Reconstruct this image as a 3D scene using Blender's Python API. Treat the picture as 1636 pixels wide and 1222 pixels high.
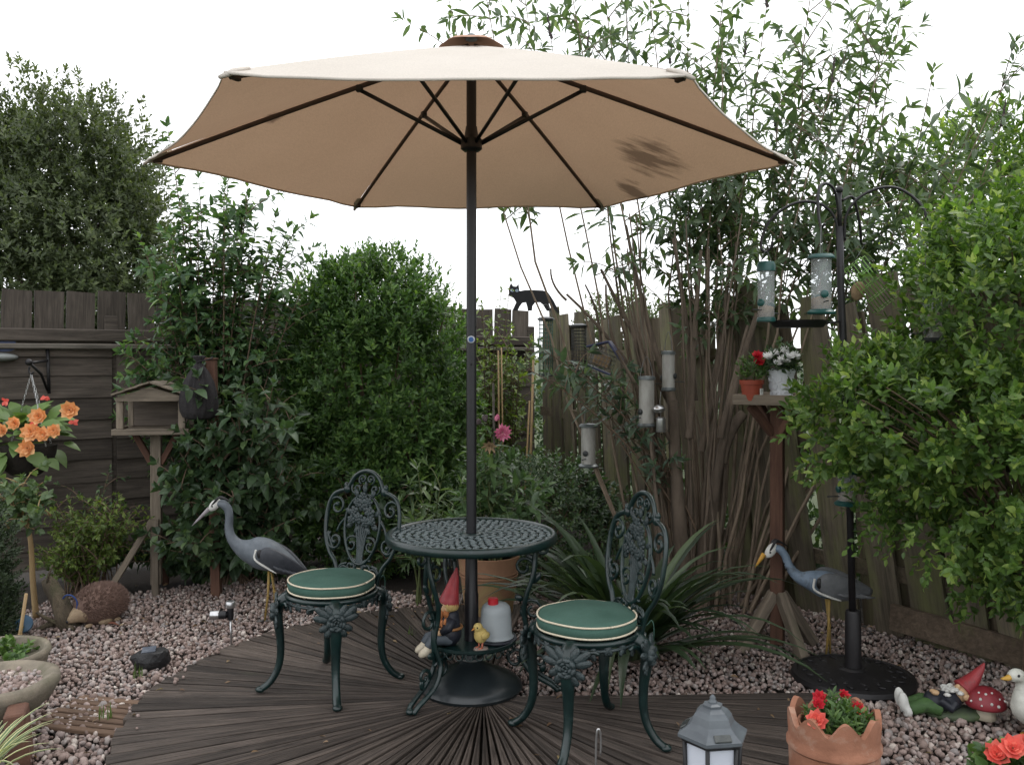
import bpy, math, random
import numpy as np
from mathutils import Vector, Matrix, Euler, noise as mnoise

for _o in list(bpy.data.objects):
    bpy.data.objects.remove(_o)
SC = bpy.context.scene
COL = SC.collection

# ------------------------------------------------------------------ camera
CAM_H = 1.44
FPX = 1450.0                       # focal length in photo pixels (1636 wide)
cam = bpy.data.cameras.new('camera')
cam.sensor_width = 36.0
cam.lens = 36.0 * FPX / 1636.0
cam.shift_y = -(611.0 - 570.0) / 1636.0
cam.clip_start = 0.05
cam.clip_end = 2000.0
camo = bpy.data.objects.new('camera', cam)
camo.location = (0, 0, CAM_H)
camo.rotation_euler = (math.radians(90), 0, 0)
COL.objects.link(camo)
SC.camera = camo

# ------------------------------------------------------------------ sky, sun, exposure
SUN_EL, SUN_AZ = math.radians(52), math.radians(35)     # azimuth from +Y towards +X
world = bpy.data.worlds.new('World')
SC.world = world
world.use_nodes = True
wn, wl = world.node_tree.nodes, world.node_tree.links
wn.clear()
wo = wn.new('ShaderNodeOutputWorld')
wb = wn.new('ShaderNodeBackground')
sky = wn.new('ShaderNodeTexSky')
sky.sky_type = 'NISHITA'
sky.sun_disc = False
sky.sun_elevation = SUN_EL
sky.sun_rotation = SUN_AZ
sky.dust_density = 3.0
cmix = wn.new('ShaderNodeMixRGB')                        # high thin cloud sheet over the blue
cmix.inputs['Color2'].default_value = (10.6, 10.75, 11.1, 1)
wtc = wn.new('ShaderNodeTexCoord')
wno = wn.new('ShaderNodeTexNoise')
wno.inputs['Scale'].default_value = 2.2
wno.inputs['Detail'].default_value = 5
wmr = wn.new('ShaderNodeMapRange')
wmr.inputs['From Min'].default_value = 0.34
wmr.inputs['From Max'].default_value = 0.50
wmr.inputs['To Min'].default_value = 0.72
wmr.inputs['To Max'].default_value = 0.97
wl.new(wtc.outputs['Generated'], wno.inputs['Vector'])
wl.new(wno.outputs['Fac'], wmr.inputs['Value'])
wl.new(wmr.outputs['Result'], cmix.inputs['Fac'])
wl.new(sky.outputs['Color'], cmix.inputs['Color1'])
wl.new(cmix.outputs['Color'], wb.inputs['Color'])
wb.inputs['Strength'].default_value = 0.105
wl.new(wb.outputs['Background'], wo.inputs['Surface'])

sun = bpy.data.lights.new('sun', 'SUN')
sun.energy = 0.8
sun.angle = math.radians(25)
sun.color = (1.0, 0.96, 0.9)
suno = bpy.data.objects.new('sun', sun)
sd = Vector((math.sin(SUN_AZ) * math.cos(SUN_EL), math.cos(SUN_AZ) * math.cos(SUN_EL), math.sin(SUN_EL)))
suno.rotation_euler = (-sd).to_track_quat('-Z', 'Y').to_euler()
suno.location = sd * 30
COL.objects.link(suno)

SC.view_settings.view_transform = 'Standard'
SC.view_settings.look = 'None'
SC.view_settings.exposure = 0.8
SC.view_settings.gamma = 1.0
SC.view_settings.use_curve_mapping = False
SC.render.engine = 'CYCLES'
SC.cycles.max_bounces = 5
SC.cycles.transparent_max_bounces = 8
SC.cycles.use_denoising = True

# ------------------------------------------------------------------ helpers
RNG = np.random.default_rng(7)
random.seed(7)
R_ = math.radians


def P(px, py, Y):
    """photo pixel at depth Y -> world point (used to survey positions)"""
    return Vector(((px - 818.0) / FPX * Y, Y, CAM_H - (py - 570.0) / FPX * Y))


def G(px, py, z=0.0):
    Y = (CAM_H - z) * FPX / (py - 570.0)
    return Vector(((px - 818.0) / FPX * Y, Y, z))


def V(*a):
    return Vector(a)


def frame(d, up=(0, 0, 1)):
    d = Vector(d).normalized()
    u = Vector(up)
    s = d.cross(u)
    if s.length < 1e-4:
        s = d.cross(Vector((1, 0, 0)))
    s.normalize()
    return d, s, s.cross(d).normalized()


class MB:
    def __init__(self):
        self.v, self.f = [], []

    def add(self, vs, fs):
        o = len(self.v)
        self.v.extend([tuple(p) for p in vs])
        self.f.extend([tuple(i + o for i in f) for f in fs])
        return self

    def box(self, c, s, rot=None, taper=1.0, bev=0.0):
        c = Vector(c)
        M = rot if rot is not None else Matrix.Identity(3)
        hx, hy, hz = s[0] / 2, s[1] / 2, s[2] / 2
        if bev:
            b = min(bev, hx * .9, hy * .9, hz * .9)
            ring = lambda x, y, z: [(-x + b, -y, z), (x - b, -y, z), (x, -y + b, z), (x, y - b, z), (x - b, y, z), (-x + b, y, z), (-x, y - b, z), (-x, -y + b, z)]
            rs = [[(p[0], p[1], -hz) for p in ring(hx - b, hy - b, 0)] if False else ring(hx, hy, -hz + b), ring(hx, hy, hz - b)]
            lo = [(p[0] * (hx - b) / hx, p[1] * (hy - b) / hy, -hz) for p in rs[0]]
            hi = [(p[0] * (hx - b) / hx, p[1] * (hy - b) / hy, hz) for p in rs[1]]
            allp = lo + rs[0] + rs[1] + hi
            fs = [tuple(range(7, -1, -1)), tuple(range(24, 32))]
            for k in range(3):
                for i in range(8):
                    j = (i + 1) % 8
                    fs.append((k * 8 + i, k * 8 + j, k * 8 + 8 + j, k * 8 + 8 + i))
            return self.add([c + M @ Vector(p) for p in allp], fs)
        t = taper
        ps = [(-hx, -hy, -hz), (hx, -hy, -hz), (hx, hy, -hz), (-hx, hy, -hz), (-hx * t, -hy * t, hz), (hx * t, -hy * t, hz), (hx * t, hy * t, hz), (-hx * t, hy * t, hz)]
        return self.add([c + M @ Vector(p) for p in ps], [(3, 2, 1, 0), (4, 5, 6, 7), (0, 1, 5, 4), (1, 2, 6, 5), (2, 3, 7, 6), (3, 0, 4, 7)])

    def bar(self, a, b, w, h, up=(0, 0, 1)):
        a, b = Vector(a), Vector(b)
        d, s, u = frame(b - a, up)
        M = Matrix((d, s, u)).transposed()
        return self.box((a + b) / 2, ((b - a).length, w, h), M)

    def loft(self, pts, rs, n=8, caps=True, up=(0, 0, 1)):
        """pts: centre line; rs: radius or (side, up) radii per point"""
        pts = [Vector(p) for p in pts]
        m = len(pts)
        if not isinstance(rs, list):
            rs = [rs] * m
        t0 = (pts[1] - pts[0])
        _, s, u = frame(t0, up)
        vs = []
        for i in range(m):
            t = (pts[min(i + 1, m - 1)] - pts[max(i - 1, 0)])
            if t.length < 1e-9:
                t = t0
            t = t.normalized()
            s = s - t * s.dot(t)
            if s.length < 1e-6:
                _, s, _u = frame(t, up)
            s.normalize()
            u = s.cross(t).normalized()
            r = rs[i]
            ra, rb = (r, r) if not hasattr(r, '__len__') else r
            for k in range(n):
                a = 2 * math.pi * k / n
                vs.append(pts[i] + s * (math.cos(a) * ra) + u * (math.sin(a) * rb))
        fs = []
        for i in range(m - 1):
            for k in range(n):
                j = (k + 1) % n
                fs.append((i * n + k, i * n + j, (i + 1) * n + j, (i + 1) * n + k))
        if caps:
            fs.append(tuple(range(n - 1, -1, -1)))
            fs.append(tuple((m - 1) * n + k for k in range(n)))
        return self.add(vs, fs)

    tube = loft

    def lathe(self, prof, n=24, c=(0, 0, 0), rot=None, caps=True, sx=1.0, sy=1.0, wob=None):
        c = Vector(c)
        M = rot if rot is not None else Matrix.Identity(3)
        vs, fs = [], []
        for (r, z) in prof:
            for k in range(n):
                a = 2 * math.pi * k / n
                q = r * (wob(a, z) if wob else 1.0)
                vs.append(c + M @ Vector((q * math.cos(a) * sx, q * math.sin(a) * sy, z)))
        m = len(prof)
        for i in range(m - 1):
            for k in range(n):
                j = (k + 1) % n
                fs.append((i * n + k, i * n + j, (i + 1) * n + j, (i + 1) * n + k))
        if caps:
            if prof[0][0] > 1e-6:
                fs.append(tuple(range(n - 1, -1, -1)))
            if prof[-1][0] > 1e-6:
                fs.append(tuple((m - 1) * n + k for k in range(n)))
        return self.add(vs, fs)

    def ell(self, c, r, n=12, m=8, rot=None, jit=0.0):
        if not hasattr(r, '__len__'):
            r = (r, r, r)
        c = Vector(c)
        M = rot if rot is not None else Matrix.Identity(3)
        vs = [c + M @ Vector((0, 0, -r[2]))]
        for i in range(1, m):
            ph = -math.pi / 2 + math.pi * i / m
            for k in range(n):
                a = 2 * math.pi * k / n
                q = 1 + (random.uniform(-jit, jit) if jit else 0)
                vs.append(c + M @ Vector((r[0] * q * math.cos(ph) * math.cos(a), r[1] * q * math.cos(ph) * math.sin(a), r[2] * q * math.sin(ph))))
        vs.append(c + M @ Vector((0, 0, r[2])))
        fs = [(0, 1 + (k + 1) % n, 1 + k) for k in range(n)]
        for i in range(m - 2):
            for k in range(n):
                j = (k + 1) % n
                fs.append((1 + i * n + k, 1 + i * n + j, 1 + (i + 1) * n + j, 1 + (i + 1) * n + k))
        T = len(vs) - 1
        b = 1 + (m - 2) * n
        fs += [(b + k, b + (k + 1) % n, T) for k in range(n)]
        return self.add(vs, fs)

    def torus(self, c, R, r, n=32, m=8, rot=None, sx=1, sy=1):
        M = rot if rot is not None else Matrix.Identity(3)
        c = Vector(c)
        vs, fs = [], []
        for i in range(n):
            a = 2 * math.pi * i / n
            for k in range(m):
                b = 2 * math.pi * k / m
                q = R + r * math.cos(b)
                vs.append(c + M @ Vector((q * math.cos(a) * sx, q * math.sin(a) * sy, r * math.sin(b))))
        for i in range(n):
            for k in range(m):
                fs.append((i * m + k, ((i + 1) % n) * m + k, ((i + 1) % n) * m + (k + 1) % m, i * m + (k + 1) % m))
        return self.add(vs, fs)

    def prism(self, outline, h0, h1, to=lambda x, y, z: (x, y, z)):
        n = len(outline)
        vs = [to(x, y, h0) for x, y in outline] + [to(x, y, h1) for x, y in outline]
        fs = [tuple(range(n - 1, -1, -1)), tuple(range(n, 2 * n))] + [(i, (i + 1) % n, n + (i + 1) % n, n + i) for i in range(n)]
        return self.add(vs, fs)

    def leaf(self, p, d, nrm, L, W, droop=0.15, seg=4, fold=0.25):
        """a curved, folded leaf blade"""
        p = Vector(p)
        d, s, u = frame(d, nrm)
        vs, fs = [], []
        for i in range(seg + 1):
            t = i / seg
            w = W * .5 * (math.sin(math.pi * min(1, (t * .94 + .06)) ** .8)) if i < seg else 0.0
            c = p + d * (L * t) - u * (droop * L * t * t)
            vs += [c - s * w + u * (w * fold), c, c + s * w + u * (w * fold)]
        for i in range(seg):
            a = i * 3
            fs += [(a, a + 1, a + 4, a + 3), (a + 1, a + 2, a + 5, a + 4)]
        return self.add(vs, fs)

    def build(self, name, mat, parent=None, smooth=True, auto=None, vox=None):
        me = bpy.data.meshes.new(name)
        me.from_pydata(self.v, [], self.f)
        me.validate()
        if smooth:
            me.polygons.foreach_set('use_smooth', [True] * len(me.polygons))
        me.materials.append(mat)
        o = link(name, me, parent)
        if vox:
            m = o.modifiers.new('blend', 'REMESH')
            m.mode = 'VOXEL'
            m.voxel_size = vox
            m.use_smooth_shade = True
            m2 = o.modifiers.new('soft', 'SMOOTH')
            m2.factor = .5
            m2.iterations = 3
        elif smooth and auto is not None:
            sharp(me, auto)
        return o


def sharp(me, deg):
    try:
        me.set_sharp_from_angle(angle=R_(deg))
    except Exception:
        pass


def link(name, data, parent=None):
    o = bpy.data.objects.new(name, data)
    COL.objects.link(o)
    if parent is not None:
        o.parent = parent
    return o


def tag(o, label=None, cat=None, group=None, kind=None):
    if label:
        o['label'] = label
    if cat:
        o['category'] = cat
    if group:
        o['group'] = group
    if kind:
        o['kind'] = kind
    return o


def thing(name, label, cat, loc=(0, 0, 0), rz=0.0, group=None):
    o = link(name, None)
    o.empty_display_size = .1
    o.location = loc
    o.rotation_euler = (0, 0, rz)
    MW[o.name] = Matrix.Translation(Vector(loc)) @ Matrix.Rotation(rz, 4, 'Z')
    return tag(o, label, cat, group)


MW = {}


def copy_tree(o, parent=None):
    c = o.copy()
    COL.objects.link(c)
    c.parent = parent
    for ch in list(o.children):
        copy_tree(ch, c)
    return c


def RZ(a):
    return Matrix.Rotation(a, 3, 'Z')


def RX(a):
    return Matrix.Rotation(a, 3, 'X')


def RY(a):
    return Matrix.Rotation(a, 3, 'Y')


def smooth_path(pts, n=6):
    """Catmull-Rom through pts (tuples of any length)"""
    P_ = [np.array(p, float) for p in pts]
    P_ = [2 * P_[0] - P_[1]] + P_ + [2 * P_[-1] - P_[-2]]
    out = []
    for i in range(1, len(P_) - 2):
        a, b, c, d = P_[i - 1:i + 3]
        for k in range(n):
            t = k / n
            out.append(.5 * ((2 * b) + (-a + c) * t + (2 * a - 5 * b + 4 * c - d) * t * t + (-a + 3 * b - 3 * c + d) * t ** 3))
    out.append(P_[-2])
    return out


def np_mesh(name, verts, faces, mat, parent=None, smooth=False):
    """faces: (N,3) or (N,4) int array"""
    me = bpy.data.meshes.new(name)
    k = faces.shape[1]
    me.vertices.add(len(verts))
    me.vertices.foreach_set('co', np.ascontiguousarray(verts, dtype=np.float32).ravel())
    me.loops.add(faces.size)
    me.loops.foreach_set('vertex_index', np.ascontiguousarray(faces, dtype=np.int32).ravel())
    me.polygons.add(len(faces))
    me.polygons.foreach_set('loop_start', np.arange(0, faces.size, k, dtype=np.int32))
    me.polygons.foreach_set('use_smooth', np.full(len(faces), smooth))
    me.update(calc_edges=True)
    me.materials.append(mat)
    return link(name, me, parent)


# ------------------------------------------------------------------ materials
class NT:
    def __init__(self, name):
        self.m = bpy.data.materials.new(name)
        self.m.use_nodes = True
        self.n, self.l = self.m.node_tree.nodes, self.m.node_tree.links
        self.b = self.n['Principled BSDF']
        self.out = self.n['Material Output']

    def node(self, t, **kw):
        x = self.n.new(t)
        for k, v in kw.items():
            if hasattr(x, k):
                setattr(x, k, v)
            else:
                x.inputs[k].default_value = v
        return x

    def link(self, a, b):
        self.l.new(a, b)

    def coord(self, scale=(1, 1, 1), which='Object', rnd=True):
        tc = self.node('ShaderNodeTexCoord')
        mp = self.node('ShaderNodeMapping')
        mp.inputs['Scale'].default_value = scale
        self.link(tc.outputs[which], mp.inputs['Vector'])
        if rnd:
            oi = self.node('ShaderNodeObjectInfo')
            mu = self.node('ShaderNodeMath', operation='MULTIPLY')
            mu.inputs[1].default_value = 37.0
            self.link(oi.outputs['Random'], mu.inputs[0])
            self.link(mu.outputs[0], mp.inputs['Location'])
        return mp.outputs['Vector']

    def noise(self, vec, scale, detail=4, rough=.6, dist=0.0):
        x = self.node('ShaderNodeTexNoise')
        x.inputs['Scale'].default_value = scale
        x.inputs['Detail'].default_value = detail
        x.inputs['Roughness'].default_value = rough
        x.inputs['Distortion'].default_value = dist
        if vec is not None:
            self.link(vec, x.inputs['Vector'])
        return x.outputs['Fac']

    def ramp(self, fac, stops):
        x = self.node('ShaderNodeValToRGB')
        el = x.color_ramp.elements
        while len(el) < len(stops):
            el.new(.5)
        for e, (p, c) in zip(el, stops):
            e.position = p
            e.color = (c[0], c[1], c[2], 1) if hasattr(c, '__len__') else (c, c, c, 1)
        self.link(fac, x.inputs['Fac'])
        return x.outputs['Color']

    def mix(self, fac, a, b, mode='MIX'):
        x = self.node('ShaderNodeMixRGB', blend_type=mode)
        for i, v in ((0, fac), (1, a), (2, b)):
            if hasattr(v, 'is_output'):
                self.link(v, x.inputs[i])
            elif hasattr(v, '__len__'):
                x.inputs[i].default_value = (v[0], v[1], v[2], 1)
            else:
                x.inputs[i].default_value = v if i == 0 else (v, v, v, 1)
        return x.outputs[0]

    def bump(self, h, strength=.4, dist=.01):
        x = self.node('ShaderNodeBump')
        x.inputs['Strength'].default_value = strength
        x.inputs['Distance'].default_value = dist
        self.link(h, x.inputs['Height'])
        self.link(x.outputs['Normal'], self.b.inputs['Normal'])
        return x

    def col(self, c):
        if hasattr(c, 'is_output'):
            self.link(c, self.b.inputs['Base Color'])
        else:
            self.b.inputs['Base Color'].default_value = (c[0], c[1], c[2], 1)

    def set(self, **kw):
        for k, v in kw.items():
            self.b.inputs[k.replace('_', ' ')].default_value = v
        return self


MATS = {}


def mat(name, c1, c2=None, rough=.6, scale=8.0, bump=.15, bdist=.004, metal=0.0, spec=.4, coat=0.0, stretch=(1, 1, 1), c3=None, s3=2.0, t3=(.55, .7), objvar=.0):
    """generic weathered surface: two tones by noise, optional dirt tone c3, fine bump"""
    if name in MATS:
        return MATS[name]
    t = NT(name)
    vec = t.coord(stretch)
    f = t.noise(vec, scale, 5, .65)
    c2 = c2 or tuple(x * .78 for x in c1)
    c = t.ramp(f, [(.3, c2), (.7, c1)])
    if c3:
        g = t.noise(vec, s3, 6, .7, .4)
        k = t.ramp(g, [(t3[0], 0.0), (t3[1], 1.0)])
        c = t.mix(k, c, c3)
    if objvar:
        oi = t.node('ShaderNodeObjectInfo')
        mr = t.node('ShaderNodeMapRange')
        mr.inputs['To Min'].default_value = 1 - objvar
        mr.inputs['To Max'].default_value = 1 + objvar
        t.link(oi.outputs['Random'], mr.inputs['Value'])
        c = t.mix(1.0, c, mr.outputs['Result'], 'MULTIPLY')
    t.col(c)
    t.set(Roughness=rough, Metallic=metal, Specular_IOR_Level=spec, Coat_Weight=coat)
    if bump:
        h = t.noise(vec, scale * 4, 5, .7)
        t.bump(h, bump, bdist)
    MATS[name] = t.m
    return t.m


def wood(name, dark, light, moss=None, mossamt=(.52, .7), objvar=.25, grain=1.0, rough=.85, bump=.5):
    """weathered timber, grain along the local X axis"""
    t = NT(name)
    vec = t.coord((1.5 * grain, 22 * grain, 22 * grain))
    f = t.noise(vec, 2.2, 7, .7, .6)
    vec2 = t.coord((1, 4, 4))
    g = t.noise(vec2, 2.6, 4, .6, .8)
    c = t.ramp(f, [(.25, dark), (.75, light)])
    c = t.mix(t.ramp(g, [(.35, .62), (.7, 1.08)]), (0, 0, 0), c) if False else t.mix(.55, c, t.mix(1.0, c, t.ramp(g, [(.3, .45), (.75, 1.25)]), 'MULTIPLY'))
    if moss:
        k = t.noise(t.coord((1.0, 3, 3)), 2.4, 6, .7, .3)
        c = t.mix(t.ramp(k, [(mossamt[0], 0.0), (mossamt[1], .8)]), c, moss)
    oi = t.node('ShaderNodeObjectInfo')
    mr = t.node('ShaderNodeMapRange')
    mr.inputs['To Min'].default_value = 1 - objvar
    mr.inputs['To Max'].default_value = 1 + objvar
    t.link(oi.outputs['Random'], mr.inputs['Value'])
    c = t.mix(1.0, c, mr.outputs['Result'], 'MULTIPLY')
    t.col(c)
    t.set(Roughness=rough, Specular_IOR_Level=.25)
    t.bump(f, bump, .006)
    MATS[name] = t.m
    return t.m


def leafmat(name, a, b, c=None, trans=.32, rough=.45, spec=.45, tcol=None):
    """leaf: tone varies blade by blade, part of the light passes through"""
    t = NT(name)
    geo = t.node('ShaderNodeNewGeometry')
    oi = t.node('ShaderNodeObjectInfo')
    ad = t.node('ShaderNodeMath', operation='ADD')
    fr = t.node('ShaderNodeMath', operation='FRACT')
    t.link(geo.outputs['Random Per Island'], ad.inputs[0])
    t.link(oi.outputs['Random'], ad.inputs[1])
    t.link(ad.outputs[0], fr.inputs[0])
    stops = [(0.0, a), (.75, b), (1.0, c or b)]
    col = t.ramp(fr.outputs[0], stops)
    big = t.noise(t.coord((1, 1, 1), rnd=False), 3.0, 3)
    col = t.mix(.6, col, t.mix(1.0, col, t.ramp(big, [(.3, .6), (.7, 1.35)]), 'MULTIPLY'))
    t.col(col)
    t.set(Roughness=rough, Specular_IOR_Level=spec)
    tr = t.node('ShaderNodeBsdfTranslucent')
    t.link(t.mix(1.0, col, tcol or (1.5, 1.6, .7), 'MULTIPLY'), tr.inputs['Color'])
    mx = t.node('ShaderNodeMixShader')
    mx.inputs[0].default_value = trans
    t.link(t.b.outputs[0], mx.inputs[1])
    t.link(tr.outputs[0], mx.inputs[2])
    t.link(mx.outputs[0], t.out.inputs['Surface'])
    MATS[name] = t.m
    return t.m


# ------------------------------------------------------------------ leaves by the thousand
def nrm_(a):
    return a / np.maximum(np.linalg.norm(a, axis=-1, keepdims=True), 1e-9)


def rand_dirs(n):
    return nrm_(RNG.normal(size=(n, 3)))


class Leaves:
    def __init__(self):
        self.p, self.d, self.u, self.L, self.W = [], [], [], [], []

    def add(self, p, d, u, L, W):
        self.p.append(np.atleast_2d(p)); self.d.append(np.atleast_2d(d)); self.u.append(np.atleast_2d(u))
        self.L.append(np.atleast_1d(L)); self.W.append(np.atleast_1d(W))

    def sprigs(self, pos, dr, n, stem, L, W, spread=1.0, droop=0.0, jit=.3):
        """each sprig: n leaves spiralling along a short stem from pos along dr"""
        pos, dr = np.asarray(pos, float), nrm_(np.asarray(dr, float))
        m = len(pos)
        ref = np.where(np.abs(dr[:, 2:3]) < .9, np.array([[0, 0, 1.0]]), np.array([[1.0, 0, 0]]))
        s = nrm_(np.cross(dr, ref))
        t = np.cross(s, dr)
        ph = RNG.uniform(0, 6.28, m)
        for k in range(n):
            f = (k + .5) / n
            a = ph + k * 2.4
            rad = s * np.cos(a)[:, None] + t * np.sin(a)[:, None]
            al = spread * (1.15 - .75 * f)
            d = dr * math.cos(al) + rad * math.sin(al) + RNG.normal(size=(m, 3)) * jit * .5
            d[:, 2] -= droop
            d = nrm_(d)
            u = nrm_(dr * .8 - rad * .4 + RNG.normal(size=(m, 3)) * jit + np.array([[0, 0, .35]]))
            q = RNG.uniform(.65, 1.2, m)
            p = pos + dr * (np.asarray(stem) * f if np.ndim(stem) == 0 else (stem * f)[:, None])
            self.add(p, d, u, L * q * (1 - .25 * f), W * q * (1 - .25 * f))
        return self

    def arrays(self):
        return [np.concatenate(x) for x in (self.p, self.d, self.u, self.L, self.W)]


LEAF_T = np.array([0, .28, .62, 1.0])


def leaf_geo(p, d, u, L, W, fold=.3, droop=.18, fine=True):
    d = nrm_(d)
    s = nrm_(np.cross(d, u))
    u = np.cross(s, d)
    n = len(p)
    L, W = L[:, None], W[:, None]
    if fine:
        c1 = p + d * L * .35 - u * L * droop * .12
        c2 = p + d * L * .72 - u * L * droop * .5
        tip = p + d * L - u * L * droop
        w1, w2 = W * .5, W * .36
        vs = np.stack([p, c1 - s * w1 + u * w1 * fold, c1, c1 + s * w1 + u * w1 * fold,
                       c2 - s * w2 + u * w2 * fold, c2, c2 + s * w2 + u * w2 * fold, tip], 1)
        fs = np.array([[0, 2, 1], [0, 3, 2], [1, 2, 5], [1, 5, 4], [2, 3, 6], [2, 6, 5], [4, 5, 7], [5, 6, 7]])
    else:
        c1 = p + d * L * .45 - u * L * droop * .2
        tip = p + d * L - u * L * droop
        w1 = W * .5
        vs = np.stack([p, c1 - s * w1 + u * w1 * fold, c1 - u * 0, c1 + s * w1 + u * w1 * fold, tip], 1)
        fs = np.array([[0, 2, 1], [0, 3, 2], [1, 2, 4], [2, 3, 4]])
    k = vs.shape[1]
    F = (fs[None] + (np.arange(n) * k)[:, None, None]).reshape(-1, 3)
    return vs.reshape(-1, 3), F


LEAFCACHE = {}


def unit_leaf(m, ratio, fold, droop):
    key = (m.name, round(ratio, 2))
    if key not in LEAFCACHE:
        mb = MB().leaf((0, 0, 0), (1, 0, 0), (0, 0, 1), 1.0, ratio, droop, 5, fold)
        me = bpy.data.meshes.new('leaf')
        me.from_pydata(mb.v, [], mb.f)
        me.polygons.foreach_set('use_smooth', [True] * len(me.polygons))
        me.materials.append(m)
        LEAFCACHE[key] = me
    return LEAFCACHE[key]


def foliage(root, lv, m, singles=0, fold=.3, droop=.18, fine=True, name='foliage'):
    """leaves given in world space: the `singles` that show largest become leaf objects, the rest one mass"""
    p, d, u, L, W = lv.arrays()
    inv = MW[root.name].inverted()
    if singles:
        x = p[:, 0] / p[:, 1] * FPX + 818
        y = 570 - (p[:, 2] - CAM_H) / p[:, 1] * FPX
        ok = (x > 5) & (x < 1630) & (y > 5) & (y < 1215)
        sc = np.where(ok, L / p[:, 1] ** 2.5, 0)
        pick = np.argsort(-sc)[:singles]
        s = nrm_(np.cross(d, u))
        uu = np.cross(s, nrm_(d))
        ratio = float(np.mean(W / L))
        me = unit_leaf(m, ratio, fold, droop)
        for i in pick:
            o = link('leaf', me, root)
            dd = nrm_(d[i])
            M = Matrix(((dd[0], s[i][0], uu[i][0], p[i][0]), (dd[1], s[i][1], uu[i][1], p[i][1]), (dd[2], s[i][2], uu[i][2], p[i][2]), (0, 0, 0, 1)))
            # leaf side axis must be right handed
            M = M @ Matrix.Diagonal((L[i], -L[i], L[i], 1)) if M.determinant() < 0 else M @ Matrix.Scale(float(L[i]), 4)
            o.matrix_basis = inv @ M
        keep = np.ones(len(p), bool)
        keep[pick] = False
        p, d, u, L, W = p[keep], d[keep], u[keep], L[keep], W[keep]
    vs, fs = leaf_geo(p, d, u, L, W, fold, droop, fine)
    M = np.array(inv)
    vs = vs @ M[:3, :3].T + M[:3, 3]
    o = np_mesh(name, vs, fs, m, root)
    o['kind'] = 'stuff'
    return o


def local_mb(root, mb):
    """world-space MB -> local space of root"""
    inv = MW[root.name].inverted()
    mb.v = [tuple(inv @ Vector(v)) for v in mb.v]
    return mb


def blob_points(blobs, n, depth=.35, lump=.18, freq=2.2, seed=0.0):
    """points in the outer layer of a union of lumpy ellipsoids -> (pos, outward)"""
    A = np.array([4 * (b[3] * b[4] + b[4] * b[5] + b[3] * b[5]) for b in blobs])
    cnt = (n * A / A.sum()).astype(int)
    PP, DD = [], []
    for b, k in zip(blobs, cnt):
        d = rand_dirs(k)
        lum = np.array([mnoise.noise(Vector((x * freq + seed, y * freq + b[0], z * freq + b[2]))) for x, y, z in d])
        rr = (1 + lump * lum * 1.6) * (1 - depth * RNG.uniform(0, 1, k) ** 1.7)
        r = np.array(b[3:6])
        PP.append(np.array(b[:3]) + d * r * rr[:, None])
        DD.append(nrm_(d / r))
    p, d = np.concatenate(PP), np.concatenate(DD)
    keep = np.ones(len(p), bool)
    for b in blobs:
        q = (p - np.array(b[:3])) / np.array(b[3:6])
        keep &= (q * q).sum(1) > (1 - depth) ** 2 * .8
    return p[keep], d[keep]
# ================================================================== THE SETTING
M_soil = mat('soil', (.03, .023, .017), (.016, .012, .009), .95, 30, .6, .01)
M_grassland = mat('rough_grass', (.06, .075, .03), (.035, .05, .02), .95, 6, .5, .03)
g = MB().add([(-700, -700, -.06), (700, -700, -.06), (700, 1200, -.06), (-700, 1200, -.06)], [(0, 1, 2, 3)])
tag(g.build('ground', M_grassland, smooth=False), kind='structure')
# planted bed and gravel bed inside the fences
bed = MB().add([(x, y, -.04) for x, y in ((-4.6, 1.5), (4.6, 1.5), (3.6, 3.5), (1.9, 6.3), (.6, 9.0), (-4.6, 6.0))], [(0, 1, 2, 3, 4, 5)])
tag(bed.build('garden_bed', M_soil, smooth=False), kind='structure')

# ---- deck: a fan of tapering planks
DECK_C = V(-.12, 3.78, 0)
DECK_R = 1.42
M_deck = wood('deck_timber', (.022, .018, .016), (.125, .10, .083), (.07, .075, .045), (.62, .85), objvar=.38, grain=1.1, rough=.62, bump=.6)
deck = link('deck', None)
deck.location = DECK_C
MW[deck.name] = Matrix.Translation(DECK_C)
tag(deck, kind='structure')
STEP = 3.25
pl_meshes = []
for v in range(5):
    r0, r1 = .10, DECK_R + (-.012, .0, .008, .012, -.004)[v]
    half = lambda r: max(.0025, math.tan(R_(STEP / 2)) * r - .0052)
    mb = MB()
    n = 6
    vs, fs = [], []
    for i in range(n + 1):
        r = r0 + (r1 - r0) * i / n
        w = half(r)
        e = .004 if w > .008 else w * .4
        zz = -.0012 * math.sin(i * 1.7 + v)
        vs += [(r, -w, -.032), (r, -w, zz - .003), (r, -w + e, zz), (r, -w * .33, zz), (r, -w * .33 + e * .4, zz - .004 * min(1, w / .02)), (r, -w * .33 + e * .9, zz), (r, w * .33 - e * .9, zz), (r, w * .33 - e * .4, zz - .004 * min(1, w / .02)), (r, w * .33, zz), (r, w - e, zz), (r, w, zz - .003), (r, w, -.032)]
    for i in range(n):
        for k in range(11):
            a = i * 12 + k
            fs.append((a, a + 12, a + 13, a + 1))
    fs.append(tuple(range(0, 12)))
    fs.append(tuple(n * 12 + k for k in range(11, -1, -1)))
    me = bpy.data.meshes.new('plank')
    me.from_pydata(vs, [], fs)
    me.materials.append(M_deck)
    pl_meshes.append(me)
k = 0
a = 84.0
while a < 361:
    o = link('plank', pl_meshes[random.randrange(5)], deck)
    o.rotation_euler = (0, R_(random.uniform(-.1, .1)), R_(a))
    o.location = (random.uniform(-.012, .008) * math.cos(R_(a)), random.uniform(-.012, .008) * math.sin(R_(a)), .028 + random.uniform(-.0015, .0015))
    a += STEP
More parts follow.
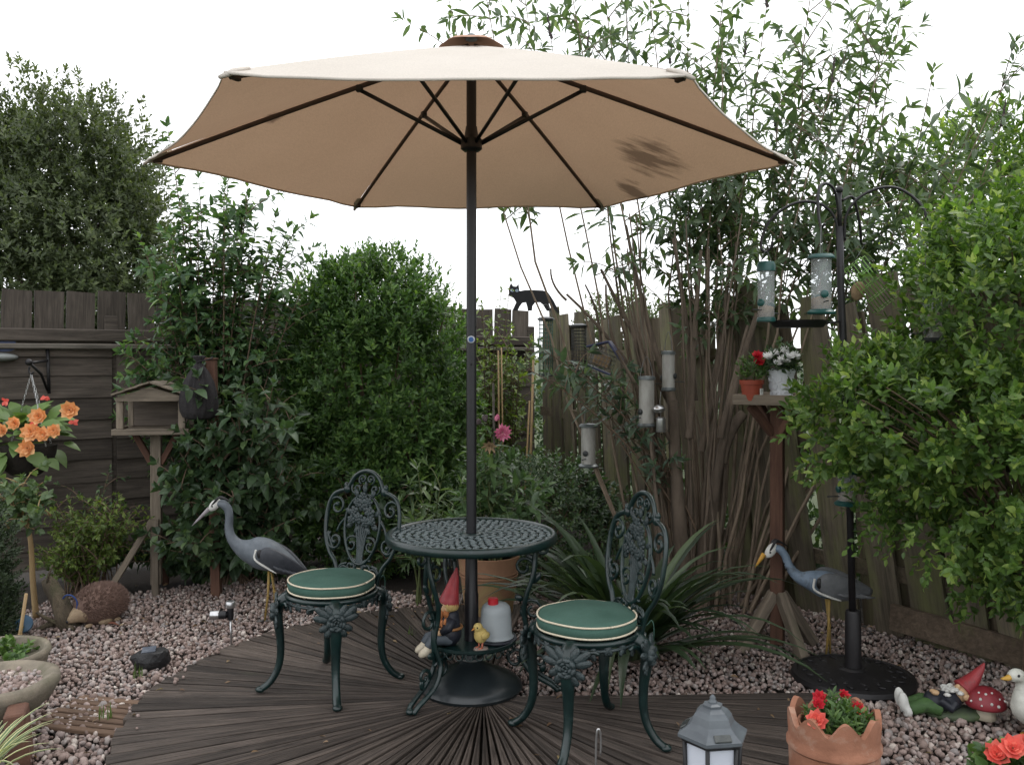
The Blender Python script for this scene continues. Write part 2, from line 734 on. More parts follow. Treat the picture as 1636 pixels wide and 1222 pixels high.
# rim bearer under the plank ends
mb = MB()
arc = [(DECK_R - .05) * V(math.cos(R_(t)), math.sin(R_(t)), 0) for t in range(84, 364, 4)]
mb.loft([p + V(0, 0, -.028) for p in arc], (.018, .022), 4)
mb.build('bearer', M_deck, deck, smooth=False)


def on_deck(x, y, m=0.0):
    dx, dy = x - DECK_C.x, y - DECK_C.y
    r = np.hypot(dx, dy)
    an = np.degrees(np.arctan2(dy, dx)) % 360
    return (r < DECK_R + m) & ((an > 83) | (an < 1.5 + np.degrees(m)))


# ---- gravel: loose stones as real geometry
def ico(sub):
    t = (1 + 5 ** .5) / 2
    v = [(-1, t, 0), (1, t, 0), (-1, -t, 0), (1, -t, 0), (0, -1, t), (0, 1, t), (0, -1, -t), (0, 1, -t), (t, 0, -1), (t, 0, 1), (-t, 0, -1), (-t, 0, 1)]
    v = [np.array(p) / np.linalg.norm(p) for p in v]
    f = [(0, 11, 5), (0, 5, 1), (0, 1, 7), (0, 7, 10), (0, 10, 11), (1, 5, 9), (5, 11, 4), (11, 10, 2), (10, 7, 6), (7, 1, 8), (3, 9, 4), (3, 4, 2), (3, 2, 6), (3, 6, 8), (3, 8, 9), (4, 9, 5), (2, 4, 11), (6, 2, 10), (8, 6, 7), (9, 8, 1)]
    for _ in range(sub):
        c, nf = {}, []

        def mid(a, b):
            key = (min(a, b), max(a, b))
            if key not in c:
                m = v[a] + v[b]
                v.append(m / np.linalg.norm(m))
                c[key] = len(v) - 1
            return c[key]
        for a, b, d in f:
            x, y, z = mid(a, b), mid(b, d), mid(d, a)
            nf += [(a, x, z), (b, y, x), (d, z, y), (x, y, z)]
        f = nf
    return np.array(v), np.array(f)


def rot_mats(n):
    q = nrm_(RNG.normal(size=(n, 4)))
    w, x, y, z = q.T
    return np.stack([np.stack([1 - 2 * (y * y + z * z), 2 * (x * y - z * w), 2 * (x * z + y * w)], -1),
                     np.stack([2 * (x * y + z * w), 1 - 2 * (x * x + z * z), 2 * (y * z - x * w)], -1),
                     np.stack([2 * (x * z - y * w), 2 * (y * z + x * w), 1 - 2 * (x * x + y * y)], -1)], 1)


def pebbles(pts, size, sub):
    V0, F0 = ico(sub)
    n = len(pts)
    vv = V0[None] * (1 + RNG.normal(size=(n, len(V0), 1)) * (.1 if sub else .13))
    ax = RNG.uniform(.62, 1.2, (n, 1, 3))
    ax[:, :, 2] *= .8
    vv = np.einsum('nij,nkj->nki', rot_mats(n), vv * ax) * size[:, None, None] + pts[:, None]
    ff = (F0[None] + (np.arange(n) * len(V0))[:, None, None]).reshape(-1, 3)
    return vv.reshape(-1, 3), ff


t = NT('gravel_stones')
geo = t.node('ShaderNodeNewGeometry')
c = t.ramp(geo.outputs['Random Per Island'], [(0.0, (.17, .12, .10)), (.3, (.29, .22, .195)), (.55, (.35, .275, .25)), (.78, (.27, .245, .235)), (.93, (.44, .37, .33)), (1.0, (.6, .54, .48))])
c = t.mix(.5, c, t.mix(1.0, c, t.ramp(t.noise(t.coord((1, 1, 1), rnd=False), 90, 4), [(.3, .6), (.7, 1.3)]), 'MULTIPLY'))
c = t.mix(t.ramp(t.noise(t.coord((1, 1, 1), rnd=False), 1.3, 4), [(.45, 0.0), (.75, .45)]), c, t.mix(1.0, c, (.62, .55, .48), 'MULTIPLY'))
t.col(c)
t.set(Roughness=.7, Specular_IOR_Level=.3)
M_gravel = t.m

sp = .0198
gx, gy = np.meshgrid(np.arange(-2.75, 2.75, sp), np.arange(2.9, 6.3, sp))
gp = np.stack([gx.ravel(), gy.ravel()], 1) + RNG.uniform(-.011, .011, (gx.size, 2))
# keep the area in view, off the deck, inside the fences
px_ = gp[:, 0] / gp[:, 1] * FPX + 818
ok = (px_ > -60) & (px_ < 1700) & ~on_deck(gp[:, 0], gp[:, 1], .004)
fl = (gp[:, 1] - 5.9) - .747 * (gp[:, 0] + 3.33)               # left fence line
ok &= fl < -.35
ok &= (gp[:, 0] - 1.15) * 2.7 + (gp[:, 1] - 6.0) * 1.75 < .1     # right fence line
ok &= gp[:, 1] < 5.75 + .25 * np.sin(gp[:, 0] * 3.1)
gp = gp[ok]
gz = RNG.uniform(-.02, .006, len(gp)) + .006 * np.sin(gp[:, 0] * 5) * np.sin(gp[:, 1] * 4)
pts = np.column_stack([gp, gz])
size = RNG.uniform(.0072, .0150, len(pts)) * np.where(RNG.uniform(size=len(pts)) < .08, 1.4, 1)
near = pts[:, 1] < 3.9
v1, f1 = pebbles(pts[near], size[near], 1)
v2, f2 = pebbles(pts[~near], size[~near], 0)
gr = np_mesh('gravel', np.concatenate([v1, v2]), np.concatenate([f1, f2 + len(v1)]), M_gravel, None, True)
tag(gr, 'pinkish grey gravel spread around the deck', 'gravel', kind='stuff')
# stray stones on the deck edge
sx = []
while len(sx) < 26:
    an, r = R_(random.uniform(84, 200)), DECK_R - abs(random.gauss(0, .05))
    sx.append((DECK_C.x + r * math.cos(an), DECK_C.y + r * math.sin(an), .036))
v3, f3 = pebbles(np.array(sx), RNG.uniform(.006, .012, len(sx)), 1)
tag(np_mesh('stray_stones', v3, f3, M_gravel, None, True), 'loose gravel stones strayed onto the deck edge', 'gravel', kind='stuff')

# ---- left fence: dark lapped boards with a row of flat pickets on top
M_fdark = wood('dark_fence_timber', (.034, .028, .023), (.135, .112, .092), (.085, .082, .06), (.6, .8), objvar=.3)
M_fgrey = wood('grey_fence_cap', (.05, .045, .038), (.17, .15, .125), None, objvar=.2)
FA, FD = V(-4.29, 5.18, 0), V(.801, .598, 0)
frz = math.atan2(FD.y, FD.x)
fence_l = thing('board_fence', 'dark brown fence of lapped horizontal boards topped with flat pickets', 'fence', FA, frz)


def board_mesh(name, L, w, th, m, n=6, eroded=0.0, round_top=False, seed=0):
    """board along +X, width Y, thickness Z, slightly uneven"""
    rd = random.Random(seed)
    vs, fs = [], []
    for i in range(n + 1):
        x = L * i / n
        s = 1.0
        if round_top and i == n:
            s = .62
        dy0, dy1, dz = rd.uniform(-.003, .003), rd.uniform(-.003, .003), rd.uniform(-.002, .002)
        xx0, xx1 = x, x
        if i == n and eroded:
            xx0 -= rd.uniform(0, eroded); xx1 -= rd.uniform(0, eroded)
        vs += [(xx0, -w / 2 * s + dy0, -th / 2 + dz), (xx1, w / 2 * s + dy1, -th / 2 + dz), (xx1, w / 2 * s + dy1, th / 2 + dz), (xx0, -w / 2 * s + dy0, th / 2 + dz)]
    for i in range(n):
        for k in range(4):
            a, b = i * 4 + k, i * 4 + (k + 1) % 4
            fs.append((a, b, b + 4, a + 4))
    fs += [(3, 2, 1, 0), tuple(n * 4 + k for k in range(4))]
    me = bpy.data.meshes.new(name)
    me.from_pydata(vs, [], fs)
    me.materials.append(m)
    return me


BL = [board_mesh('board', 1.83, .165, .014, M_fdark, 8, seed=s) for s in range(4)]
for pnl in range(3):
    for r in range(11):
        o = link('board', BL[random.randrange(4)], fence_l)
        o.location = (.05 + pnl * 1.86, -.012 + random.uniform(-.003, .003), .10 + r * .143 + random.uniform(-.006, .006))
        o.rotation_euler = (R_(90 - 5), 0, R_(0))
        o.rotation_euler = Euler((R_(84 + random.uniform(-1, 1)), R_(random.uniform(-.25, .25)), 0))
PK = [board_mesh('picket', .315, .178, .02, M_fdark, 3, .008, seed=s) for s in range(10, 14)]
xk = .1
while xk < 5.5:
    o = link('picket', PK[random.randrange(4)], fence_l)
    o.matrix_basis = Matrix.Translation((xk, .02, 1.575 + random.uniform(-.008, .008) - .012 * (xk > 2.2))) @ Matrix(((0, 1, 0, 0), (0, 0, 1, 0), (1, 0, 0, 0), (0, 0, 0, 1))) @ Matrix.Rotation(R_(random.uniform(-1.2, 1.2)), 4, 'Z')
    xk += .199 + random.uniform(-.006, .008)
mb = MB().box((2.8, -.045, 1.585), (5.5, .05, .085), bev=.008)
mb.build('rail', M_fdark, fence_l, smooth=False)
mb = MB().box((2.8, -.06, 1.51), (5.5, .055, .035), bev=.006)
mb.build('rail', M_fgrey, fence_l, smooth=False)
for x in (.02, 1.88, 3.74, 5.58):
    MB().box((x, .05, .85), (.09, .09, 1.75), bev=.006).build('post', M_fdark, fence_l, smooth=False)

# ---- right fence: leaning mossy pickets on two sides of the rails
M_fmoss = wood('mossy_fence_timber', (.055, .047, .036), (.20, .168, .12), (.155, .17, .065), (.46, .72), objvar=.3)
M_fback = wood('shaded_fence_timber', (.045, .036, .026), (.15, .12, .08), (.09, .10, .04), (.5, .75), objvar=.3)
fence_r = thing('picket_fence', 'leaning mossy picket fence of wide uneven boards behind the bird feeders', 'fence', (1.15, 6.0, 0))
QS = [V(3.05, 3.05, 0), V(1.15, 6.0, 0), V(.28, 8.3, 0)]
PKR = [board_mesh('picket', 1.74 + .03 * s, .165 + .012 * (s % 3), .02, M_fmoss, 7, .02, s % 2 == 0, seed=20 + s) for s in range(6)]
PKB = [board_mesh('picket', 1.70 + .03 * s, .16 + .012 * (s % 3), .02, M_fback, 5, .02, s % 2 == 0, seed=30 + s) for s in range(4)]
inv = MW[fence_r.name].inverted()
for s0, s1 in ((0, 1), (1, 2)):
    a, b = QS[s0], QS[s1]
    d = (b - a).normalized()
    nb = V(-d.y, d.x, 0) * -1
    if nb.y < 0:
        nb = -nb
    L = (b - a).length
    s = .06
    kk = 0
    while s < L:
        for back in ((0, 1) if kk % 3 else (0,)):
            q = a + d * (s + back * .115) + nb * (.045 * back - .01)
            lean = R_(5.5 + 3.0 * math.sin(s * 1.3 + s0) + random.uniform(-3.2, 3.2)) if not back else R_(random.uniform(1, 6))
            up = (V(0, 0, 1) * math.cos(lean) + d * math.sin(lean))
            up = (up - nb * .055 * (s0 == 0)).normalized()
            y = d - up * d.dot(up)
            y.normalize()
            z = up.cross(y)
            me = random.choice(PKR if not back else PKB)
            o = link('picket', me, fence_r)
            M = Matrix(((up.x, y.x, z.x, q.x), (up.y, y.y, z.y, q.y), (up.z, y.z, z.z, q.z + .0), (0, 0, 0, 1)))
            o.matrix_basis = inv @ M
        kk += 1
        s += .245 + random.uniform(-.03, .04)
    for hz in (.32, .95, 1.45):
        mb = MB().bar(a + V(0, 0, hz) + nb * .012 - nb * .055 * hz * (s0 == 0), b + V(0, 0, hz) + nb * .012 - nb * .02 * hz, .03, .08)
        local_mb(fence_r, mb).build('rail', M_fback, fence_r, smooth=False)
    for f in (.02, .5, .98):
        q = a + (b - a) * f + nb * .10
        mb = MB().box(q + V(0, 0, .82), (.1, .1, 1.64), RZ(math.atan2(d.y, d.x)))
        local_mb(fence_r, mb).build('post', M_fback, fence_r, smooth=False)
# low plank against the fence foot at the right
M_plankb = wood('fallen_plank', (.05, .038, .028), (.16, .12, .085), (.09, .09, .04), (.55, .75))
MB().bar((0, 0, 0), (.75, -.9, -.06), .03, .13).build('plank', M_plankb, None, smooth=False)
o = bpy.data.objects['plank.%03d' % 0] if False else COL.objects[-1]
o.name = 'gravel_board'
o.location = (1.93, 4.62, .12)
tag(o, 'narrow plank lying along the foot of the mossy picket fence', 'plank')

# ================================================================== PLANTS
M_bark = mat('bark', (.16, .125, .093), (.075, .057, .042), .9, 14, .6, .008, stretch=(1, 1, .3))
M_twig = mat('twig_bark', (.17, .12, .08), (.09, .06, .04), .85, 20, .4, .004)
M_stemg = mat('green_stem', (.09, .11, .035), (.06, .075, .025), .7, 14, .2)
L_tree = leafmat('tree_leaf', (.048, .066, .03), (.09, .118, .052), (.12, .145, .068), .38)
L_hedge = leafmat('hedge_leaf', (.034, .075, .02), (.078, .155, .038), (.15, .24, .06), .36)
L_left = leafmat('shrub_leaf', (.036, .075, .036), (.08, .15, .062), (.16, .24, .08), .36)
L_low = leafmat('undergrowth_leaf', (.026, .05, .024), (.055, .10, .042), (.10, .155, .06), .28)
L_bud = leafmat('buddleja_leaf', (.055, .09, .05), (.10, .15, .082), (.16, .21, .13), .4)
L_priv = leafmat('privet_leaf', (.042, .085, .02), (.11, .195, .042), (.28, .36, .095), .4)
L_yel = leafmat('golden_leaf', (.06, .1, .02), (.13, .19, .04), (.22, .28, .07), .35)


def stems_mb(paths, mb=None, n=5):
    mb = mb or MB()
    for pts, r0, r1 in paths:
        m = len(pts)
        mb.loft(pts, [r0 + (r1 - r0) * i / (m - 1) for i in range(m)], n, caps=False)
    return mb


def bez(a, b, c, n=6):
    a, b, c = Vector(a), Vector(b), Vector(c)
    return [a * (1 - t) ** 2 + b * (2 * t * (1 - t)) + c * t * t for t in [i / n for i in range(n + 1)]]


# ---- far tree beyond the left fence
C = P(85, 330, 14.0)
tr = thing('broadleaf_tree', 'big dense round-topped tree beyond the dark board fence', 'tree', (C.x, C.y, 0))
bl = [(C.x, C.y, 3.55, 1.75, 1.6, 1.95), (C.x + .15, C.y, 4.2, 1.15, 1.1, 1.1), (C.x - .95, C.y, 3.1, 1.5, 1.4, 1.9), (C.x + .75, C.y - .2, 2.7, 1.15, 1.2, 1.55), (C.x - .2, C.y - .6, 2.2, 1.8, 1.3, 1.4)]
p, d = blob_points(bl, 17000, .45, .26, 3.4)
d = nrm_(d + np.array([0, 0, .5]))
lv = Leaves().sprigs(p, d, 7, .15, .115, .052, .9)
foliage(tr, lv, L_tree, fine=False, name='crown')
pa = [([C + V(0, 0, -3.7 - 1.2) + V(0, 0, 1.25 * k) for k in range(5)], .2, .08)]
pa[0] = ([V(C.x, C.y, -.1 + .9 * k) for k in range(5)], .22, .09)
for k in range(12):
    an = k * 2.4
    e = V(C.x + 1.2 * math.cos(an), C.y + 1.2 * math.sin(an), 2.4 + .2 * k)
    pa.append((bez((C.x, C.y, 1.0 + .2 * k), (C.x + .3 * math.cos(an), C.y + .3 * math.sin(an), 1.9 + .2 * k), e), .06, .015))
local_mb(tr, stems_mb(pa, n=6)).build('trunk', M_bark, tr)

# ---- trees peeping over the fences behind
for (px, py, Y, rr, hh, lab) in ((1000, 540, 13.0, .75, .55, 'small dark tree peeping over the fence behind the cat'),
                                 (1575, 300, 6.4, .62, .5, 'pale green tree top rising behind the clipped shrub at right')):
    c = P(px, py, Y)
    t2 = thing('garden_tree', lab, 'tree', (c.x, c.y, 0))
    p, d = blob_points([(c.x, c.y, c.z, rr, rr * .8, hh), (c.x + rr * .5, c.y, c.z - hh * .5, rr, rr * .8, hh)], 1700 if Y > 10 else 1300, .5, .3, 3)
    lv = Leaves().sprigs(p, nrm_(d + np.array([0, 0, .5])), 7, .12, .085, .036, .9)
    foliage(t2, lv, L_tree if Y > 10 else L_priv, fine=False, name='crown')
    local_mb(t2, stems_mb([([V(c.x, c.y, -.1), V(c.x, c.y, c.z * .6), V(c.x + .1, c.y, c.z + .2)], .09, .03)])).build('trunk', M_bark, t2)

# ---- round hedge bush behind the left chair
C = P(590, 600, 6.2)
hb = thing('round_hedge', 'large rounded dark green bush behind the left garden chair', 'bush', (C.x, 6.35, 0))
bl = [(C.x + .03, 6.35, 1.18, .62, .5, .92), (C.x - .2, 6.4, 1.4, .42, .42, .7), (C.x + .33, 6.3, .85, .40, .45, .7), (C.x + .02, 6.3, .55, .66, .5, .6), (C.x - .0, 6.35, 1.72, .42, .38, .42)]
p, d = blob_points(bl, 7500, .38, .16, 3.2)
up = np.clip((p[:, 2] - 1.2) / 1.0, 0, 1)[:, None]
d = nrm_(d + np.array([0, 0, .5]) + up * np.array([0, 0, .6]))
lv = Leaves().sprigs(p, d, 8, .085, .06, .028, .95)
# shoots standing out of the top
p2, d2 = blob_points([(C.x + .02, 6.35, 1.45, .6, .45, .66)], 330, .02, .1, 3)
s = p2[:, 2] > 1.45
p2 = p2[s]
lv.sprigs(p2, nrm_(d2[s] * .4 + np.array([0, 0, 1.0])), 11, .17, .05, .02, .8)
foliage(hb, lv, L_hedge, fine=False)
pa = []
for k in range(16):
    an = k * 2.4
    e = V(C.x + .55 * math.cos(an), 6.35 + .35 * math.sin(an), .8 + .08 * k)
    pa.append((bez((C.x + .06 * math.cos(an), 6.35, 0), (C.x + .2 * math.cos(an), 6.35, .6), e), .016, .005))
local_mb(hb, stems_mb(pa)).build('stems', M_twig, hb)


# ---- generic leafy shrub of upright shoots
def shoot_shrub(name, label, base, tips, m, lm, L, W, singles=0, pairs=.05, r0=.009, side=5, side_len=.25, droop=.25, leaf_from=.3, stem_mat=None, fold=.3, curve=.3, terminal=6, fine=True, cat='shrub', group=None, bspread=0.0):
    base = Vector(base)
    rt = thing(name, label, cat, (base.x, base.y, 0), 0, group)
    lv = Leaves()
    pa = []
    for tip in tips:
        tip = Vector(tip)
        b = base + V(random.uniform(-.1, .1), random.uniform(-.1, .1), 0)
        if bspread:
            b.x += max(-.38, min(.28, (tip.x - base.x) * bspread))
            b.y += random.uniform(-.15, .15)
        mid = b.lerp(tip, .5) + V((b.x - tip.x) * curve * .5, 0, (tip - b).length * curve * .35)
        if bspread:
            mid += V(random.uniform(-.16, .16), random.uniform(-.12, .12), random.uniform(-.1, .1))
        path = bez(b, mid, tip, 9)
        if bspread:
            path = [q_ + (V(random.uniform(-.028, .028), random.uniform(-.028, .028), 0) if 0 < i_ < 9 else V(0, 0, 0)) for i_, q_ in enumerate(path)]
        pa.append((path, r0 * random.uniform(.8, 1.3), .0025))
        runs = [(path, leaf_from)]
        Lp = (tip - b).length
        for q in range(side):
            f = random.uniform(max(.25, leaf_from - .06), .95)
            i = int(f * 9)
            s0 = path[i].lerp(path[min(i + 1, 9)], f * 9 - i)
            an = random.uniform(0, 6.28)
            dd = V(math.cos(an), math.sin(an), random.uniform(.2, 1.1)).normalized()
            sl = side_len * random.uniform(.5, 1.3)
            e = s0 + dd * sl
            sp_ = bez(s0, s0 + dd * sl * .5 + V(0, 0, .04), e, 4)
            pa.append((sp_, .004, .0018))
            runs.append((sp_, .1))
        for path_, lf in runs:
            n_ = len(path_) - 1
            tot = sum((path_[i + 1] - path_[i]).length for i in range(n_))
            k = int(tot * (1 - lf) / pairs)
            P0, D0, S0 = [], [], []
            ph = random.uniform(0, 3)
            for j in range(k):
                f = lf + (1 - lf) * (j + random.random() * .5) / max(k, 1)
                x = f * n_
                i = min(int(x), n_ - 1)
                q = path_[i].lerp(path_[i + 1], x - i)
                tn = (path_[i + 1] - path_[i]).normalized()
                _, s_, u_ = frame(tn, (.3, .2, 1))
                for sg in (0, math.pi):
                    a_ = ph + j * 1.57 + sg
                    rad = s_ * math.cos(a_) + u_ * math.sin(a_)
                    dd = rad + tn * random.uniform(.3, .9) + V(0, 0, -droop * random.uniform(.3, 1.6))
                    P0.append(q); D0.append(dd.normalized())
                    S0.append((V(0, 0, 1) + tn * .3 + V(random.gauss(0, .35), random.gauss(0, .35), 0)))
            if P0:
                q = RNG.uniform(.6, 1.2, len(P0))
                lv.add(np.array(P0), np.array(D0), nrm_(np.array(S0)), L * q, W * q)
            tn = (path_[-1] - path_[-2]).normalized()
            if terminal:
                lv.sprigs(np.array([path_[-1]]), np.array([tn]), terminal, .04, L * .75, W * .75, .7)
    foliage(rt, lv, lm, singles, fold, .25, fine)
    local_mb(rt, stems_mb(pa)).build('stems', stem_mat or m, rt)
    return rt


# ---- tall shrub on the left fence (large leaves, bare upright tips)
tips = []
for k in range(30):
    px = random.uniform(265, 470)
    py = 285 + abs(px - 355) * .75 + random.uniform(-10, 130)
    tips.append(P(px, py, random.uniform(5.75, 6.25)))
tips += [P(*a) for a in ((268, 205, 5.9), (288, 300, 6.0), (318, 290, 6.1), (365, 280, 6.0), (395, 300, 5.9), (440, 350, 6.0), (225, 385, 5.9), (235, 410, 5.8), (250, 460, 5.9), (215, 545, 5.9), (200, 560, 5.9), (215, 575, 5.85), (235, 585, 5.85), (255, 520, 5.9), (280, 560, 5.9), (310, 470, 5.8), (480, 470, 5.9), (490, 420, 6.0))]
shoot_shrub('tall_shrub', 'tall loose shrub with bare upright tips between board fence and round bush', (-1.98, 6.05, 0), tips, M_twig, L_left, .088, .038, 260, .042, .009, 7, .24, .3, .28)
# lower skirt of leaves under it
tips = [P(random.uniform(285, 500), random.uniform(600, 850), random.uniform(5.3, 5.8)) for _ in range(42)]
tips += [P(random.uniform(270, 420), random.uniform(740, 900), random.uniform(5.2, 5.5)) for _ in range(16)]
tips += [P(random.uniform(170, 330), random.uniform(850, 925), random.uniform(5.75, 6.0)) for _ in range(16)] + [P(random.uniform(400, 520), random.uniform(850, 915), random.uniform(5.7, 5.9)) for _ in range(10)]
shoot_shrub('leafy_undergrowth', 'dark broad-leaved undergrowth behind the left heron statue', (-1.75, 5.85, 0), tips, M_twig, L_low, .095, .052, 160, .06, .007, 5, .2, .5, .35)
# creeping leaves low down between hedge and pots
tips = [P(random.uniform(500, 740), random.uniform(740, 890), random.uniform(5.7, 6.0)) for _ in range(30)]
shoot_shrub('ground_ivy', 'low broad ivy leaves at the foot of the round bush', (-.95, 6.0, 0), tips, M_twig, L_low, .075, .055, 60, .07, .005, 4, .16, .4, .3)

# ---- lance-leaved sprays left of the table, behind
tips = [P(a, b, 5.2 + random.uniform(-.1, .15)) for a, b in ((655, 780), (668, 755), (690, 790), (705, 770), (722, 800), (640, 815), (735, 780), (680, 820), (715, 830), (660, 830))]
shoot_shrub('lance_leaf_plant', 'lance-leaved plant with arching shoots behind the left edge of the table', (-.5, 5.3, 0), tips, M_stemg, leafmat('lance_leaf', (.05, .085, .035), (.09, .14, .055), (.13, .19, .075), .3), .12, .027, 70, .075, .006, 2, .14, .1, .35, M_stemg)

# ---- climbers in the fence corner, behind the pole
tips = [P(random.uniform(765, 850), random.uniform(525, 640), random.uniform(7.0, 7.6)) for _ in range(24)] + [P(a, b, 7.4) for a, b in ((800, 470), (770, 490), (815, 455), (782, 520))]
shoot_shrub('corner_climber', 'straggling pale climber in the fence corner under the cat', (-.1, 7.5, 0), tips, M_twig, L_yel, .07, .032, 0, .06, .006, 4, .25, .3, .35, fine=False)
# ---- low evergreen mound behind the table's right
C = P(865, 840, 5.6)
mb_ = thing('evergreen_mound', 'low dark evergreen mound behind the right edge of the table', 'bush', (C.x, C.y, 0))
p, d = blob_points([(C.x, C.y, .42, .38, .3, .4), (C.x - .2, C.y + .1, .52, .3, .3, .32), (C.x + .28, C.y, .32, .28, .28, .3)], 1500, .35, .25, 3)
lv = Leaves().sprigs(p, nrm_(d + np.array([0, 0, .4])), 7, .07, .045, .02, 1.0)
foliage(mb_, lv, L_low, fine=False)
local_mb(mb_, stems_mb([(bez((C.x, C.y, 0), (C.x, C.y, .2), (C.x + .25 * math.cos(k), C.y + .2 * math.sin(k), .5)), .008, .003) for k in range(8)])).build('stems', M_twig, mb_)

# ---- buddleja: many brown canes and a loose crown
M_tan = mat('tan_cane_bark', (.25, .195, .14), (.13, .098, .07), .85, 20, .5, .004, stretch=(1, 1, .3))
tips = []
poly_t = [(715, -10), (770, -40), (830, -60), (880, 60), (905, -60), (940, 90), (960, -40), (1000, 20), (1030, -80), (1070, 100), (1100, -20), (1130, 160), (1160, -50), (1190, 90), (1225, 10), (1240, 210), (1280, 90), (1300, -40), (1330, 130), (1360, 40), (1395, -20), (1400, 170), (1440, 20), (1455, 250), (1490, 120), (1530, 210), (1560, 180), (1150, 280), (1210, 320), (1275, 290), (1330, 340), (1080, 220), (1420, 330), (1625, 90), (1600, 200), (1100, 330), (1180, 230), (1360, 240)]
for a, b in poly_t:
    tips.append(P(a, b, random.uniform(5.25, 5.9) if a < 1290 else random.uniform(4.7, 5.7)))
for _ in range(10):
    a = random.uniform(1000, 1450)
    tips.append(P(a, random.uniform(40, 300), random.uniform(5.25, 5.9) if a < 1290 else random.uniform(4.7, 5.7)))
bud = shoot_shrub('buddleja_bush', 'tall buddleja with many brown canes towering over the picket fence', (1.12, 5.25, .0), tips, M_twig, L_bud, .11, .032, 290, .055, .011, 9, .36, .5, .64, M_tan, .25, -.12, 7, bspread=.22)
# flower spikes
M_spike = mat('faded_flower_spike', (.1, .075, .08), (.05, .045, .04), .9, 40, .5)
for tip in tips[:38]:
    if random.random() < .5:
        continue
    q = Vector(tip)
    e = q + V(random.uniform(-.02, .02), random.uniform(-.02, .02), random.uniform(.10, .16))
    mb = MB()
    for k in range(12):
        c = q.lerp(e, k / 11)
        r = .011 * (1 - .6 * k / 11)
        mb.ell(c + V(random.uniform(-.004, .004), random.uniform(-.004, .004), 0), (r, r, .011), 6, 4, jit=.25)
    local_mb(bud, mb).build('flower_spike', M_spike, bud)
# old trunk and pruned limbs
pa = []
for a, b, a2, b2, r0, r1, y in ((1118, 985, 1150, 730, .065, .04, 5.2), (1150, 740, 1188, 660, .042, .03, 5.15), (1100, 985, 1075, 640, .055, .03, 5.25), (1075, 650, 1060, 560, .03, .02, 5.25), (1140, 800, 1210, 500, .028, .014, 5.1), (1210, 510, 1222, 455, .012, .006, 5.1), (1085, 985, 1010, 520, .045, .012, 5.3),
                               (1080, 660, 960, 430, .022, .008, 5.35), (1040, 640, 905, 470, .016, .007, 5.4), (905, 480, 880, 430, .008, .005, 5.4), (1060, 600, 1000, 360, .02, .008, 5.3), (1100, 700, 1120, 400, .026, .01, 5.2), (1120, 720, 1165, 420, .024, .01, 5.3), (1110, 640, 1075, 380, .02, .008, 5.35),
                               (1070, 700, 985, 560, .016, .008, 5.2), (1150, 700, 1195, 520, .02, .01, 5.05), (960, 560, 935, 455, .01, .005, 5.45), (985, 560, 968, 455, .012, .006, 5.4)):
    q, e = P(a, b, y), P(a2, b2, y + random.uniform(-.1, .1))
    mid = q.lerp(e, .5) + V(random.uniform(-.06, .06), random.uniform(-.05, .05), random.uniform(-.02, .06))
    pa.append((bez(q, mid, e, 7), r0, r1))
for k in range(12):
    a = random.uniform(965, 1200)
    q = P(1095 + (a - 1085) * .45 + random.uniform(-12, 12), 985, 5.22 + random.uniform(-.12, .12))
    e = P(a + random.uniform(-30, 30), random.uniform(330, 480), 5.2 + random.uniform(-.35, .35))
    mid = q.lerp(e, .45) + V((q.x - e.x) * .35 + random.uniform(-.04, .04), random.uniform(-.05, .05), .06)
    pa.append(([w_ + V(random.uniform(-.02, .02), random.uniform(-.02, .02), 0) for w_ in bez(q, mid, e, 7)], random.uniform(.008, .016), .004))
local_mb(bud, stems_mb(pa, n=7)).build('trunk', M_bark, bud)
# the silver-leaved low shoots in front of the fence
tips = [P(a, b, 5.15 + random.uniform(-.15, .2)) for a, b in ((845, 590), (870, 560), (885, 600), (905, 575), (920, 610), (940, 590), (965, 600), (950, 640), (985, 610), (1010, 700), (1060, 720), (1040, 760))]
shoot_shrub('silver_shoots', 'grey-green pointed leaves sprouting among the hanging feeders', (1.0, 5.3, .45), tips, M_twig, leafmat('silver_leaf', (.05, .085, .055), (.09, .14, .09), (.15, .2, .14), .3), .115, .033, 90, .07, .006, 2, .16, .35, .62)
# ivy heart leaves at the fence foot
tips = [P(a, b, 5.75) for a, b in ((930, 745), (945, 760), (960, 770), (940, 790), (955, 815), (930, 770), (965, 800), (900, 800), (985, 850), (1150, 850), (1180, 880), (1170, 900))]
shoot_shrub('fence_ivy', 'heart-shaped ivy leaves climbing the mossy pickets', (.62, 5.85, 0), tips, M_twig, L_low, .075, .062, 30, .06, .005, 2, .1, .6, .5)

# ---- neighbour's hedge behind the picket fence
nh = thing('boundary_hedge', 'dark hedge glimpsed through the gaps of the picket fence', 'hedge', (2.6, 6.3, 0))
bl = [(QS[0].x + (QS[1].x - QS[0].x) * f + .75, QS[0].y + (QS[1].y - QS[0].y) * f + .5, .55, .5, .5, .85) for f in (0, .2, .4, .6, .8, 1.0)] + [(1.45, 7.0, .55, .45, .5, .85), (1.1, 8.0, .55, .45, .6, .85), (.75, 9.0, .55, .5, .6, .85), (0.0, 9.6, .5, .7, .5, .8)]
p, d = blob_points(bl, 4200, .3, .15, 3)
lv = Leaves().sprigs(p, nrm_(d + np.array([0, 0, .4])), 7, .09, .075, .04, 1.0)
foliage(nh, lv, L_low, fine=False)
local_mb(nh, stems_mb([([V(b[0], b[1], -.05), V(b[0], b[1], .5), V(b[0] + .1, b[1], 1.1)], .02, .006) for b in bl])).build('stems', M_twig, nh)

